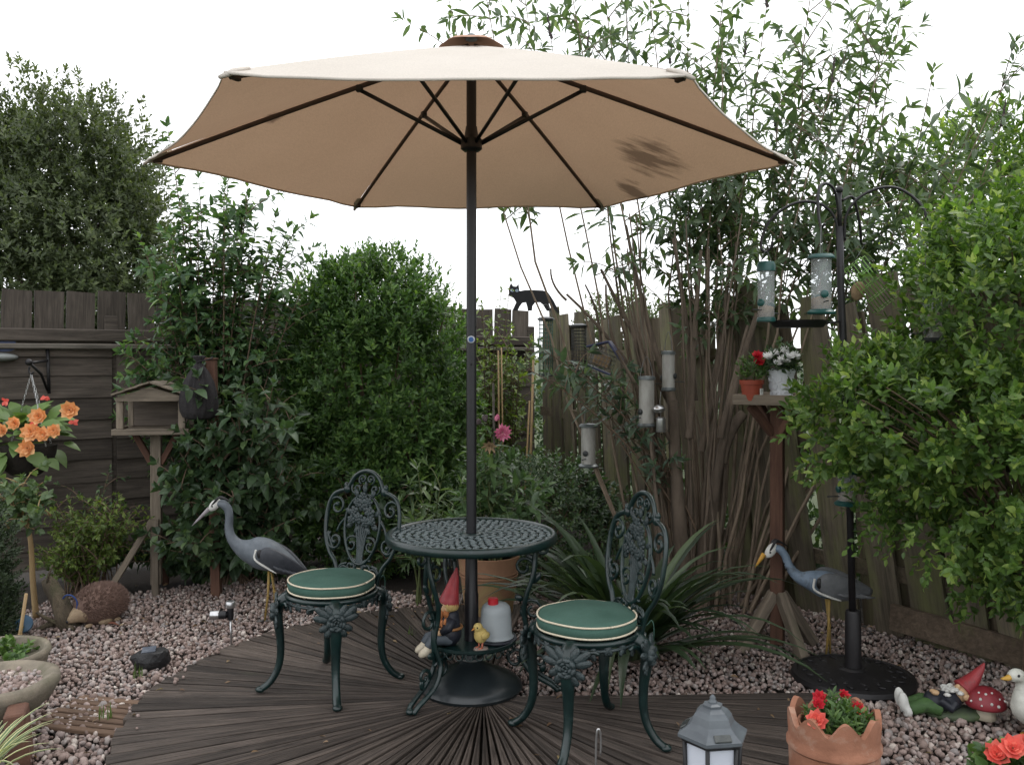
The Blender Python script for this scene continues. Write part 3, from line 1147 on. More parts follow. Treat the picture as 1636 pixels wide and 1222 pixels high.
# ---- clipped privet at the right, in front
pv = thing('privet_bush', 'bright yellow-green privet bush overhanging the picket fence at right', 'bush', (2.35, 3.95, 0))
bl = [(2.2, 3.85, 1.58, .52, .5, .46), (1.8, 3.75, 1.16, .48, .42, .31), (2.15, 3.65, .98, .55, .45, .42), (2.45, 3.9, 1.3, .7, .6, .8), (1.53, 3.75, 1.2, .3, .3, .22), (2.3, 3.75, .62, .45, .4, .25), (2.2, 3.9, 1.8, .35, .32, .25)]
pc, dc = blob_points(bl, 640, .22, .34, 3.6)
k = 8
p = np.repeat(pc, k, 0) + RNG.normal(size=(len(pc) * k, 3)) * .045
d = nrm_(np.repeat(dc, k, 0) * .8 + np.array([-.05, -.15, .55]) + RNG.normal(size=p.shape) * .45)
lv = Leaves().sprigs(p, d, 8, .085, .05, .026, .95, .03)
p, d = blob_points([(b[0], b[1], b[2], b[3] * .85, b[4] * .85, b[5] * .85) for b in bl], 1300, .5, .2, 3)
lv.sprigs(p, nrm_(d + np.array([0, 0, .4])), 7, .1, .05, .026, 1.0)
p2, d2 = blob_points([(2.05, 3.7, .85, .55, .35, .28)], 150, .1, .3, 4)
s = p2[:, 2] < .85
lv.sprigs(p2[s], nrm_(d2[s] + np.array([0, 0, -.5])), 8, .14, .044, .023, .9)
p2, d2 = blob_points([(2.18, 3.8, 1.62, .5, .45, .45)], 200, .05, .3, 4)
s = p2[:, 2] > 1.75
lv.sprigs(p2[s], nrm_(d2[s] * .6 + np.array([0, 0, 1.0])), 9, .15, .046, .024, .8)
foliage(pv, lv, L_priv, 300, fine=True, fold=.25, droop=.12)
pa = []
for k in range(34):
    b = bl[k % 5]
    e = V(b[0] + random.uniform(-.8, .8) * b[3], b[1] + random.uniform(-.7, .5) * b[4], b[2] + random.uniform(-.6, .8) * b[5])
    s0 = V(2.35 + random.uniform(-.08, .08), 3.98 + random.uniform(-.06, .06), 0)
    pa.append((bez(s0, V(2.3, 3.95, e.z * .7), e, 8), .012, .003))
local_mb(pv, stems_mb(pa)).build('stems', M_twig, pv)

# ---- small shrubs at the foot of the left fence
tips = [P(random.uniform(60, 225), random.uniform(795, 905), random.uniform(5.2, 5.6)) for _ in range(40)]
shoot_shrub('golden_shrub', 'small bright-leaved shrub along the foot of the dark board fence', (-2.6, 5.5, 0), tips, M_twig, L_yel, .042, .02, 0, .03, .005, 6, .16, .2, .3, fine=False)
tips = [P(random.uniform(130, 200), random.uniform(740, 830), 5.6) for _ in range(6)]
shoot_shrub('fence_seedling', 'thin dark seedling against the board fence under the hanging basket', (-2.55, 5.7, 0), tips, M_twig, L_low, .04, .02, 0, .04, .004, 4, .14, .2, .4, fine=False)
C = P(-12, 930, 4.5)
bx_ = thing('dark_conifer', 'dark dense conifer at the left edge beside the log', 'bush', (C.x, C.y, 0))
p, d = blob_points([(C.x - .06, C.y, .3, .15, .17, .4), (C.x - .12, C.y, .15, .18, .2, .3)], 1900, .4, .2, 4)
lv = Leaves().sprigs(p, nrm_(d + np.array([0, 0, .8])), 9, .05, .03, .011, .8)
foliage(bx_, lv, leafmat('conifer_needle', (.014, .028, .01), (.03, .05, .018), None, .15), fine=False)
local_mb(bx_, stems_mb([([V(C.x, C.y, -.02), V(C.x, C.y, .3), V(C.x, C.y, .62)], .02, .006)])).build('stems', M_bark, bx_)
# ================================================================== PARASOL
M_pole = mat('dark_pole_paint', (.012, .011, .013), (.006, .006, .008), .38, 30, .08, .001, spec=.5)
M_rib = mat('brown_rib_paint', (.085, .054, .045), (.05, .032, .028), .5, 20, .1, .001)
M_base = mat('parasol_base_paint', (.02, .026, .028), (.012, .016, .018), .33, 12, .12, .002, spec=.5, c3=(.07, .06, .05), s3=5, t3=(.58, .8))
PX, PY = -.173, 3.87
par = thing('parasol', 'large beige hexagonal parasol rising through the round green table', 'parasol', (PX, PY, .03))

t = NT('beige_canvas')
vec = t.coord((1, 1, 1), rnd=False)
wv = t.noise(t.coord((210, 30, 210), rnd=False), 1.0, 2)
base = t.ramp(t.noise(vec, 1.6, 5), [(.3, (.76, .70, .62)), (.7, (.84, .78, .70))])
base = t.mix(.28, base, t.ramp(wv, [(.3, .7), (.7, 1.15)]), 'MULTIPLY')
# mildew streaks near one corner
sx_ = t.node('ShaderNodeSeparateXYZ')
tcx = t.node('ShaderNodeTexCoord')
t.link(tcx.outputs['Object'], sx_.inputs[0])


def band(out, c0, w):
    a_ = t.node('ShaderNodeMath', operation='SUBTRACT'); a_.inputs[1].default_value = c0
    t.link(out, a_.inputs[0])
    b_ = t.node('ShaderNodeMath', operation='ABSOLUTE'); t.link(a_.outputs[0], b_.inputs[0])
    r_ = t.node('ShaderNodeMapRange'); r_.inputs['From Min'].default_value = 0; r_.inputs['From Max'].default_value = w
    r_.inputs['To Min'].default_value = 1; r_.inputs['To Max'].default_value = 0
    t.link(b_.outputs[0], r_.inputs['Value'])
    return r_.outputs['Result']


def stain(cx, wx, cy, wy, sc, lo, hi):
    bx2 = t.node('ShaderNodeMath', operation='MULTIPLY')
    t.link(band(sx_.outputs['X'], cx, wx), bx2.inputs[0])
    t.link(band(sx_.outputs['Y'], cy, wy), bx2.inputs[1])
    mp = t.node('ShaderNodeMapping'); mp.inputs['Scale'].default_value = sc
    mp.inputs['Rotation'].default_value = (0, 0, R_(35))
    t.link(tcx.outputs['Object'], mp.inputs['Vector'])
    nn = t.noise(mp.outputs['Vector'], 1.0, 4, .6)
    m2 = t.node('ShaderNodeMath', operation='MULTIPLY')
    t.link(nn, m2.inputs[0]); t.link(bx2.outputs[0], m2.inputs[1])
    return t.ramp(m2.outputs[0], [(lo, 0.0), (hi, .68)])


base = t.mix(stain(.83, .36, .42, .38, (5, 26, 6), .24, .40), base, (.10, .085, .075))
base = t.mix(stain(.80, .2, .82, .24, (6, 24, 6), .24, .40), base, (.10, .085, .075))
base = t.mix(stain(-.86, .14, .02, .1, (9, 9, 6), .28, .4), base, (.15, .12, .12))
t.col(base)
t.set(Roughness=.9, Specular_IOR_Level=.15)
t.bump(wv, .15, .002)
tl = t.node('ShaderNodeBsdfTranslucent')
t.link(t.mix(1.0, base, (.375, .25, .175), 'MULTIPLY'), tl.inputs['Color'])
mx = t.node('ShaderNodeMixShader'); mx.inputs[0].default_value = .40
t.link(t.b.outputs[0], mx.inputs[1]); t.link(tl.outputs[0], mx.inputs[2]); t.link(mx.outputs[0], t.out.inputs['Surface'])
M_canvas = t.m
M_capc = mat('canvas_cap', (.42, .25, .17), (.32, .19, .13), .9, 6, .2, .003)

CR, ZR, ZA = 1.352, 2.245, 2.725


def rib_pt(s, an):
    z = ZR + (ZA - ZR) * (1 - s) + .008 * math.sin(math.pi * s)
    return V(CR * s * math.cos(an), CR * s * math.sin(an), z)


hexa = [R_(k * 60 + .6) for k in range(6)]
for k in range(6):
    a0, a1 = hexa[k], hexa[(k + 1) % 6] + (2 * math.pi if k == 5 else 0)
    mb = MB()
    NS, NT_ = 16, 12
    vs, fs = [], []
    for i in range(NS + 1):
        s = .03 + (1.018 - .03) * i / NS
        for j in range(NT_ + 1):
            q = j / NT_
            e0, e1 = rib_pt(s, a0), rib_pt(s, a1)
            p = e0.lerp(e1, q)
            bow = 4 * q * (1 - q)
            p = V(p.x * (1 - .032 * bow * s * s), p.y * (1 - .032 * bow * s * s), p.z - .022 * bow * s * (1 - s * .6) + bow * (.005 * math.sin(9 * q + 5 * s + k) * s + .005 * mnoise.noise(Vector((q * 4 + k * 3, s * 5, 1)))))
            # gathered wrinkles at the corner pockets
            cw = max(0, 1 - min(q, 1 - q) * 7) * max(0, s - .86) / .16
            p.z += .012 * cw * math.sin(60 * q)
            vs.append(p + V(0, 0, .014))
    for i in range(NS):
        for j in range(NT_):
            a = i * (NT_ + 1) + j
            fs.append((a, a + NT_ + 1, a + NT_ + 2, a + 1))
    mb.add(vs, fs)
    pan = mb.build('canopy_panel', M_canvas, par)
    # hem: a rolled edge
    rim = [vs[NS * (NT_ + 1) + j] for j in range(NT_ + 1)]
    h = MB().loft([Vector(r) + V(0, 0, -.004) for r in rim], (.002, .005), 6)
    h.build('hem', M_canvas, pan)
for k in range(6):
    an = hexa[k]
    rad = V(math.cos(an), math.sin(an), 0)
    mb = MB()
    pts = [rib_pt(s, an) + V(0, 0, -.004) for s in [i / 10 for i in range(11)]]
    pts[0] = rad * .03 + V(0, 0, ZA + .0)
    mb.loft(pts, (.0075, .011), 6)
    rb = mb.build('rib', M_rib, par)
    tp = rib_pt(.99, an)
    MB().box(tp + V(0, 0, -.008) - rad * .01, (.032, .018, .014), RZ(an), bev=.003).build('rib_end_cap', M_rib, rb)
    MB().loft([rib_pt(.955, an) + V(0, 0, .012), rib_pt(.99, an) + V(0, 0, .008), rib_pt(1.03, an) + V(0, 0, -.002)], [(.024, .008), (.022, .011), (.006, .006)], 8).build('corner_pocket', M_canvas, rb)
    jn = rib_pt(.352, an) + V(0, 0, -.018)
    MB().loft([V(0, 0, 2.315) + rad * .035, jn], (.007, .0095), 6).build('strut', M_pole, par)
    MB().box(jn + V(0, 0, .006), (.03, .022, .03), RZ(an), bev=.003).build('strut_bracket', M_pole, rb)
MB().lathe([(.0, 2.285), (.034, 2.285), (.046, 2.295), (.046, 2.335), (.03, 2.35), (.024, 2.39), (.0, 2.39)], 18).build('hub', M_pole, par, auto=40)
MB().lathe([(.0, 2.655), (.04, 2.655), (.045, 2.69), (.03, 2.72), (0, 2.72)], 18).build('crown_hub', M_pole, par, auto=40)
# vent cap on top
vs, fs = [], []
for (r, z) in ((.012, 2.765), (.06, 2.76), (.115, 2.742), (.135, 2.728)):
    for k in range(24):
        an = 2 * math.pi * k / 24
        w = r * (1 + .05 * math.cos(6 * an) * (r > .1))
        vs.append((w * math.cos(an), w * math.sin(an), z + (.012 * math.sin(12 * an) if r > .12 else 0)))
for i in range(3):
    for k in range(24):
        fs.append((i * 24 + k, i * 24 + (k + 1) % 24, (i + 1) * 24 + (k + 1) % 24, (i + 1) * 24 + k))
fs.append(tuple(range(24)))
MB().add(vs, fs).build('vent_cap', M_capc, par)
MB().lathe([(.0, 2.76), (.026, 2.76), (.026, 2.775), (.012, 2.786), (0, 2.788)], 16).build('finial', mat('grey_finial', (.16, .19, .2), None, .4, 10, .05), par)
MB().lathe([(.0215, .60), (.0215, 2.70), (0, 2.70)], 18, caps=False).build('pole', M_pole, par, auto=40)
MB().lathe([(.03, .06), (.03, .40), (.027, .41), (.025, .62), (.0, .63)], 18, caps=False).build('pole_sleeve', M_pole, par, auto=40)
kn = MB().lathe([(.0, .0), (.015, .0), (.017, .004), (.015, .010), (.0, .011)], 16, (0, -.020, 1.483), RX(R_(90)))
kb = kn.build('badge', mat('silver_badge', (.45, .47, .5), None, .35, 10, .05, metal=.6), par, auto=40)
MB().lathe([(.0, .011), (.011, .011), (.011, .0125), (0, .0125)], 16, (0, -.020, 1.483), RX(R_(90))).build('badge_face', mat('badge_blue', (.03, .10, .3), None, .4, 10, 0), kb, auto=40)
MB().loft([(0, -.02, 1.38), (0, -.034, 1.38)], .005, 8).build('pin', M_pole, par)
prof = [(.0, .0), (.213, .0), (.218, .012), (.212, .026), (.195, .04), (.15, .062), (.10, .085), (.06, .105), (.042, .12), (.036, .135), (.031, .15), (0, .15)]
MB().lathe(prof, 48).build('base', M_base, par, auto=40)
MB().torus((0, 0, .128), .041, .006, 24, 6).build('collar', mat('worn_collar', (.2, .2, .19), (.05, .05, .05), .5, 30, .2), par)

# ================================================================== CAST BISTRO SET
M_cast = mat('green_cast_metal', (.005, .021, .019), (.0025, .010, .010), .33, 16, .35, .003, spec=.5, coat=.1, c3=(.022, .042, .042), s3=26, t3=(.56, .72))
M_castlit = mat('lit_cast_metal', (.028, .046, .048), (.005, .015, .016), .34, 46, .8, .006, spec=.6, coat=.15)  # lighter copy of the cast metal: light on raised relief painted into the colour


def spiral(c, r0, r1, a0, turns, n=14, plane=lambda u, v: V(u, 0, v), sgn=1):
    pts = []
    for i in range(n + 1):
        f = i / n
        r = r0 + (r1 - r0) * f
        a = a0 + sgn * f * turns * 2 * math.pi
        pts.append(plane(c[0] + r * math.cos(a), c[1] + r * math.sin(a)))
    return pts


def petals(mb, c, n, r, size, u, v, nrm, tilt=.5, up0=.0):
    """rosette of rounded petals around c in plane u,v"""
    for k in range(n):
        a = 2 * math.pi * k / n + up0
        d = (u * math.cos(a) + v * math.sin(a))
        mb.leaf(c + d * r * .25 + nrm * r * .1, d + nrm * tilt, nrm, size, size * .95, .35, 3, -.25)
    mb.ell(c + nrm * r * .25, (size * .28,) * 3, 6, 4)


def relief_leaf(mb, p, d, nrm, L, W):
    """thick cast leaf"""
    d, s, u = frame(d, nrm)
    M = Matrix((d, s, u)).transposed()
    mb.ell(Vector(p) + d * L * .5, (L * .5, W * .5, W * .22), 8, 4, M)
    mb.bar(Vector(p), Vector(p) + d * L * .9 + u * W * .2, W * .12, W * .12)


# ---- table: local origin on the deck under the parasol pole
tab = thing('bistro_table', 'round green cast metal table with latticed top pierced by the parasol pole', 'table', (PX, PY, .03))
# lattice top: petal-shaped bars in concentric rings
TZ, TR = .652, .362
mb = MB()
for i in range(9):
    r = .062 + .034 * i
    n = int(2 * math.pi * r / .032)
    for k in range(n):
        a = 2 * math.pi * (k + .5 * (i % 2)) / n
        c = V(r * math.cos(a), r * math.sin(a), TZ)
        dirn = a + (.9 if i % 2 else -.9) + (math.pi / 2 if k % 2 else 0)
        d = V(math.cos(dirn), math.sin(dirn), 0)
        mb.ell(c, (.0205, .0095, .005), 7, 4, RZ(dirn))
top = mb.build('lattice', mat('sky_sheen_table_top', (.13, .16, .165), (.04, .06, .06), .4, 60, .5, .004), tab)  # lighter grey-blue: sky reflection painted into the lattice colour
mb = MB()
for i in range(9):
    mb.torus((0, 0, TZ - .004), .045 + .034 * i, .0032, 40, 5)
for k in range(24):
    a = 2 * math.pi * k / 24
    mb.bar((.05 * math.cos(a), .05 * math.sin(a), TZ - .004), (.345 * math.cos(a), .345 * math.sin(a), TZ - .004), .006, .006)
mb.build('top_web', M_cast, tab)
MB().lathe([(.338, TZ + .004), (.345, TZ + .012), (.357, TZ + .013), (.364, TZ + .006), (.366, TZ - .012), (.36, TZ - .024), (.35, TZ - .026), (.344, TZ - .012), (.338, TZ + .004)], 64, caps=False).build('rim', M_cast, tab)
MB().lathe([(.024, TZ - .01), (.046, TZ - .01), (.048, TZ + .006), (.026, TZ + .01), (.024, TZ - .01)], 24, caps=False).build('pole_hole_ring', M_cast, tab)
# three scrolled legs
SHZ = .205


def table_leg(an):
    d = V(math.cos(an), math.sin(an), 0)
    s = V(-math.sin(an), math.cos(an), 0)
    mb = MB()
    A = lambda r, z, o=0.0: d * r + s * o + V(0, 0, z)
    main = [(.27, TZ - .02), (.272, .56), (.262, .48), (.235, .40), (.225, .33), (.235, .26), (.225, .20), (.215, .15), (.25, .09), (.30, .055), (.345, .03), (.37, .006)]
    for o in (-.012, .016):
        pts = smooth_path([(*A(r, z, o * (1 + .8 * math.sin(z * 18))),) for r, z in main], 4)
        mb.loft(pts, [.0105] * len(pts), 7)
    for c, r0, r1, a0, t_, sg in (((.225, .52), .045, .012, 0, 1.1, 1), ((.262, .34), .05, .012, 3.0, 1.2, -1), ((.19, .13), .045, .01, .5, 1.1, 1), ((.29, .125), .035, .008, 3.6, 1.1, -1), ((.31, .6), .035, .01, 1.5, .9, 1)):
        pts = [A(p.x, p.z) for p in spiral(c, r0, r1, a0, t_, 12, sgn=sg)]
        mb.loft(pts, [.007] * len(pts), 6)
    for r, z, dd, L in ((.26, .45, (.6, .8), .06), (.235, .3, (-.5, .9), .05), (.225, .19, (.9, .3), .05), (.30, .075, (.2, 1), .045), (.27, .545, (-.7, .6), .05), (.222, .38, (-.9, .4), .04)):
        relief_leaf(mb, A(r, z), d * dd[0] + V(0, 0, dd[1]), s, L, .03)
    mb.ell(A(.372, .012), (.018, .018, .013), 8, 6)
    return mb.build('leg', M_cast, tab)


for an in (R_(-128), R_(-6), R_(114)):
    table_leg(an)
sh = MB().lathe([(.032, SHZ - .008), (.185, SHZ - .008), (.192, SHZ), (.192, SHZ + .012), (.187, SHZ + .012), (.183, SHZ + .002), (.032, SHZ + .002), (.032, SHZ - .008)], 40, caps=False).build('shelf', M_cast, tab, auto=40)
mb = MB()
for k in range(28):
    a = 2 * math.pi * k / 28
    mb.torus((.186 * math.cos(a), .186 * math.sin(a), SHZ - .014), .016, .003, 10, 5, RZ(a) @ RY(R_(90)))
mb.build('shelf_gallery', M_cast, tab)


# ---- chair: local front = -Y, origin on the deck under the seat centre
def make_chair():
    ch = thing('bistro_chair', 'chair', 'chair', (0, 0, 0))
    SZ = .40
    # pierced seat plate
    mb = MB().lathe([(.188, SZ - .012), (.198, SZ - .004), (.2, SZ + .006), (.192, SZ + .012), (.176, SZ + .008), (.172, SZ - .004), (.188, SZ - .012)], 44, caps=False)
    for r in (.05, .09, .13, .16):
        mb.torus((0, 0, SZ), r, .006, 32, 5)
    for k in range(16):
        a = 2 * math.pi * k / 16
        mb.bar((.03 * math.cos(a), .03 * math.sin(a), SZ), (.185 * math.cos(a), .185 * math.sin(a), SZ), .012, .007)
    mb.build('seat', M_cast, ch)
    # apron band of leaves
    mb = MB()
    for k in range(40):
        a = 2 * math.pi * k / 40
        rad, tn = V(math.cos(a), math.sin(a), 0), V(-math.sin(a), math.cos(a), 0)
        c = rad * .19 + V(0, 0, SZ - .03 - .012 * math.cos(4 * a + math.pi))
        relief_leaf(mb, c + V(0, 0, .022), tn * (.7 if k % 2 else -.7) + V(0, 0, -1), rad, .052, .026)
    mb.torus((0, 0, SZ - .02), .19, .007, 40, 5)
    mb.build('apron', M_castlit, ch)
    for k in range(4):
        an = R_(45 + 90 * k)
        d, s = V(math.cos(an), math.sin(an), 0), V(-math.sin(an), math.cos(an), 0)
        A = lambda r, z, o=0.0: d * r + s * o + V(0, 0, z)
        rear = math.sin(an) > 0
        main = [(.175, SZ - .005, .034, .026), (.212, .372, .033, .026), (.224, .335, .028, .022), (.222, .285, .026, .021), (.214, .22, .021, .0175), (.213, .15, .018, .016), (.225, .09, .0165, .015), (.255, .04, .0165, .0145), (.288, .015, .017, .0135), (.306, .011, .013, .010)]
        pts = smooth_path([(*A(r, z), a_, b_) for r, z, a_, b_ in main], 4)
        mb = MB().loft([V(*p[:3]) for p in pts], [(p[3], p[4]) for p in pts], 10)
        mb.ell(A(.296, .012), (.021, .021, .013), 10, 6)
        # side volutes running up to the seat
        for sg in (-1, 1):
            pts = smooth_path([(*A(.222, .33, 0),), (*A(.214, .352, sg * .03),), (*A(.205, .375, sg * .055),), (*A(.196, .385, sg * .085),), (*A(.19, .378, sg * .105),)], 4)
            mb.loft(pts, [.012 - .006 * i / (len(pts) - 1) for i in range(len(pts))], 6)
        leg = mb.build('leg', M_cast, ch)
        # rose and leaves cast on the knee
        mb = MB()
        q = A(.238, .335)
        for rr, nn_, sz in ((.036, 7, .038), (.022, 5, .028), (.01, 4, .018)):
            for j in range(nn_):
                b = 2 * math.pi * j / nn_ + rr * 40
                dd = s * math.cos(b) + V(0, 0, 1) * math.sin(b)
                mb.ell(q + dd * rr * .75 + d * (.012 - rr * .3), (sz * .55, sz * .3, sz * .5), 7, 4, RZ(an + .4 * math.cos(b)) @ RX(b))
        for b, L in ((.6, .085), (2.5, .085), (.25, .075), (2.9, .075), (1.0, .06), (2.1, .06), (-.5, .055), (3.6, .055), (-1.0, .055), (4.1, .055), (-1.57, .065)):
            dd = s * math.cos(b) + V(0, 0, 1) * math.sin(b)
            relief_leaf(mb, q + dd * .022 - d * .004, dd - d * .1, d, L, .032)
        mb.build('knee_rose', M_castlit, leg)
    # back: one casting with two uprights, arch, oval, scrolls and a bouquet
    tl_ = R_(9)
    B = lambda u, v, o=0.0: V(u * 1.0, .176 + v * math.sin(tl_) + o + .12 * (-.04 + u * u * -1.2), SZ + .012 + v * math.cos(tl_))
    half = [(.108, -.03), (.118, .03), (.138, .075), (.172, .115), (.198, .175), (.206, .25), (.20, .32), (.178, .368), (.142, .388), (.106, .398), (.092, .42), (.07, .455), (.038, .478), (0, .486)]
    out = [(u, v) for u, v in half] + [(-u, v) for u, v in half[-2::-1]]
    mb = MB()
    pts = smooth_path([(*B(u, v),) for u, v in out], 4)
    mb.loft(pts, [(.0105, .009)] * len(pts), 8)
    for sg in (-1, 1):
        mb.ell(B(sg * .106, .398), (.02, .013, .02), 8, 6)
        mb.ell(B(sg * .112, .415), (.012, .012, .016), 7, 5)
    mb.build('back_frame', M_cast, ch)
    mb = MB()
    ov = [(.098 * math.sin(a) * (1 + .12 * math.cos(a)), .225 + .155 * math.cos(a)) for a in [2 * math.pi * i / 28 for i in range(29)]]
    pts = [B(u, v) for u, v in ov]
    mb.loft(pts, [(.0085, .007)] * len(pts), 7)
    pl = lambda u, v: B(u, v)
    for sg in (-1, 1):
        for c, r0, r1, a0, tn_, r in (((.152, .318), .052, .010, -.6, 1.35, .0065), ((.148, .165), .046, .009, .9, -1.35, .0065), ((.052, .155), .04, .008, 2.2, -1.2, .0055), ((.045, .06), .036, .008, 1.0, 1.2, .006), ((.085, .03), .03, .007, 2.6, -1.15, .006), ((.022, .448), .024, .006, -1.2, 1.2, .005), ((.052, .405), .03, .007, .6, -1.1, .005)):
            pts = [B(sg * p.x, p.z) for p in spiral(c, r0, r1, a0, abs(tn_), 16, sgn=1 if tn_ > 0 else -1)]
            mb.loft(pts, [r] * len(pts), 6)
            mb.ell(pts[-1], (r * 1.7,) * 3, 6, 4)
        for path in ([(.098, .27), (.125, .24), (.14, .205)], [(.195, .2), (.17, .16), (.15, .12)], [(.03, .075), (.02, .03), (.012, -.03)], [(.07, .07), (.10, .06), (.118, .03)]):
            pts = smooth_path([(*B(sg * u, v),) for u, v in path], 4)
            mb.loft(pts, [.006] * len(pts), 6)
    mb.loft([B(0, .44), B(0, .40)], .007, 6)
    mb.build('scrollwork', M_cast, ch)
    mb = MB()
    for u in (-.026, -.014, -.004, .006, .016, .027):
        pts = smooth_path([(*B(u * 1.5, .26),), (*B(u * .75, .17),), (*B(u * .5, .1),), (*B(u * .9, .075),)], 4)
        mb.loft(pts, [.0055] * len(pts), 6)
    fr = V(0, -1, 0.1).normalized()
    ux, vz = V(1, 0, 0), V(0, 0, 1)
    for u, v, r in ((0, .335, .038), (-.042, .30, .034), (.044, .305, .034), (-.015, .275, .032), (.026, .262, .030), (-.055, .265, .026), (.06, .268, .026), (0, .372, .026), (-.03, .345, .026), (.034, .35, .026)):
        q = B(u, v, -.008)
        for rr, nn_, sz in ((r * .75, 6, r * .8), (r * .35, 4, r * .55)):
            for j in range(nn_):
                b = 2 * math.pi * j / nn_ + u * 30
                dd = ux * math.cos(b) + vz * math.sin(b)
                M = Matrix((dd, fr.cross(dd), fr)).transposed()
                mb.ell(q + dd * rr * .7 + fr * (.014 - rr * .3), (sz * .5, sz * .45, sz * .18), 7, 4, M)
    for u, v, b in ((-.06, .29, 2.6), (.062, .29, .5), (-.035, .365, 2.0), (.038, .365, 1.1), (0, .385, 1.57), (-.05, .25, 3.6), (.05, .25, -.5), (-.02, .24, 4.2), (.02, .24, -1.0)):
        relief_leaf(mb, B(u, v, -.004), ux * math.cos(b) + vz * math.sin(b), fr, .045, .028)
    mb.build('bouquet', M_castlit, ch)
    return ch


chair = make_chair()
chair.location = (-.775, 3.90, .03)
chair.rotation_euler = (0, 0, math.atan2(-.49, .87))
chair['label'] = 'ornate green cast metal chair standing left of the round table'
chair['group'] = 'cast metal chairs at the table'
ch2 = copy_tree(chair)
ch2.location = (.278, 3.36, .03)
ch2.rotation_euler = (0, 0, math.atan2(-.92, .38))
ch2['label'] = 'ornate green cast metal chair in front of the strap-leaved plant'

# ---- seat cushions
t = NT('green_cushion_cloth')
vec = t.coord((1, 1, 1), rnd=False)
w = t.noise(vec, 240, 2, .5)
c = t.ramp(t.noise(vec, 7, 5), [(.3, (.04, .088, .068)), (.7, (.06, .118, .094))])
t.col(t.mix(.3, c, t.ramp(w, [(.3, .6), (.7, 1.25)]), 'MULTIPLY'))
t.set(Roughness=.92, Specular_IOR_Level=.15)
t.bump(w, .25, .0015)
M_cush = t.m
M_pipe = mat('cream_piping', (.62, .55, .42), (.5, .44, .33), .8, 60, .3, .002)


def cushion(loc, rz, label):
    q = thing('seat_cushion', label, 'cushion', loc, rz, 'round green seat cushions')
    ph = random.uniform(0, 6)
    wob = lambda a, z: 1 + .014 * math.sin(3 * a + 1 + ph) + .007 * math.sin(7 * a + ph)
    pad = MB().lathe([(.0, .0), (.12, -.001), (.170, .002), (.181, .008), (.186, .025), (.182, .043), (.172, .051), (.155, .056), (.135, .059), (.11, .062), (.08, .064), (.045, .0655), (0, .066)], 48, wob=wob)
    pad.v = [(x, y, z + (.006 * mnoise.noise(Vector((x * 9 + ph, y * 9, 0))) + .0025 * mnoise.noise(Vector((x * 30, y * 30 + ph, 3))) if z > .05 else 0)) for x, y, z in pad.v]
    pad.build('pad', M_cush, q)
    for z in (.007, .046):
        pts = [V(.1835 * wob(a, 0) * math.cos(a), .1835 * wob(a, 0) * math.sin(a), z + .001 * math.sin(5 * a)) for a in [2 * math.pi * i / 64 for i in range(65)]]
        MB().loft(pts, .0036, 6).build('piping', M_pipe, q)
    mb = MB()
    for sg in (-1, 1):
        pts = smooth_path([(sg * .09, .155, .01), (sg * .11, .185, .012), (sg * .118, .205, .03), (sg * .125, .21, .0), (sg * .12, .21, -.05)], 4)
        mb.loft(pts, [(.006, .002)] * len(pts), 5)
    mb.build('tie', M_cush, q)
    return q


cushion((-.775, 3.90, .444), math.atan2(-.49, .87), 'round green cushion with cream piping on the chair left of the table')
cushion((.278, 3.36, .444), math.atan2(-.92, .38), 'round green cushion with cream piping on the chair by the strap-leaved plant')
# ================================================================== ORNAMENTS
M_hgrey = mat('heron_grey_paint', (.14, .16, .18), (.08, .095, .11), .55, 18, .25, .003, c3=(.06, .065, .075), s3=9, t3=(.56, .72))
M_hdark = mat('heron_slate_paint', (.055, .06, .07), (.028, .032, .04), .5, 30, .35, .004)
M_hblue = mat('heron_blue_paint', (.19, .25, .32), (.12, .165, .22), .55, 22, .45, .004, c3=(.08, .09, .1), s3=14, t3=(.54, .72))
M_white = mat('old_white_paint', (.62, .62, .58), (.48, .48, .45), .6, 20, .4, .003, c3=(.2, .19, .15), s3=24, t3=(.58, .75))
M_black = mat('black_paint', (.012, .012, .013), (.006, .006, .007), .45, 20, .1, .001)
M_beakp = mat('pale_beak_paint', (.30, .28, .29), (.2, .18, .19), .5, 20, .15, .001)
M_beaky = mat('yellow_beak_paint', (.55, .3, .05), (.42, .22, .03), .5, 20, .15, .001)
M_legy = mat('yellow_leg_paint', (.34, .22, .05), (.2, .14, .05), .6, 30, .3, .002)
M_legg = mat('grey_leg_paint', (.14, .13, .12), (.08, .075, .07), .6, 30, .3, .002)


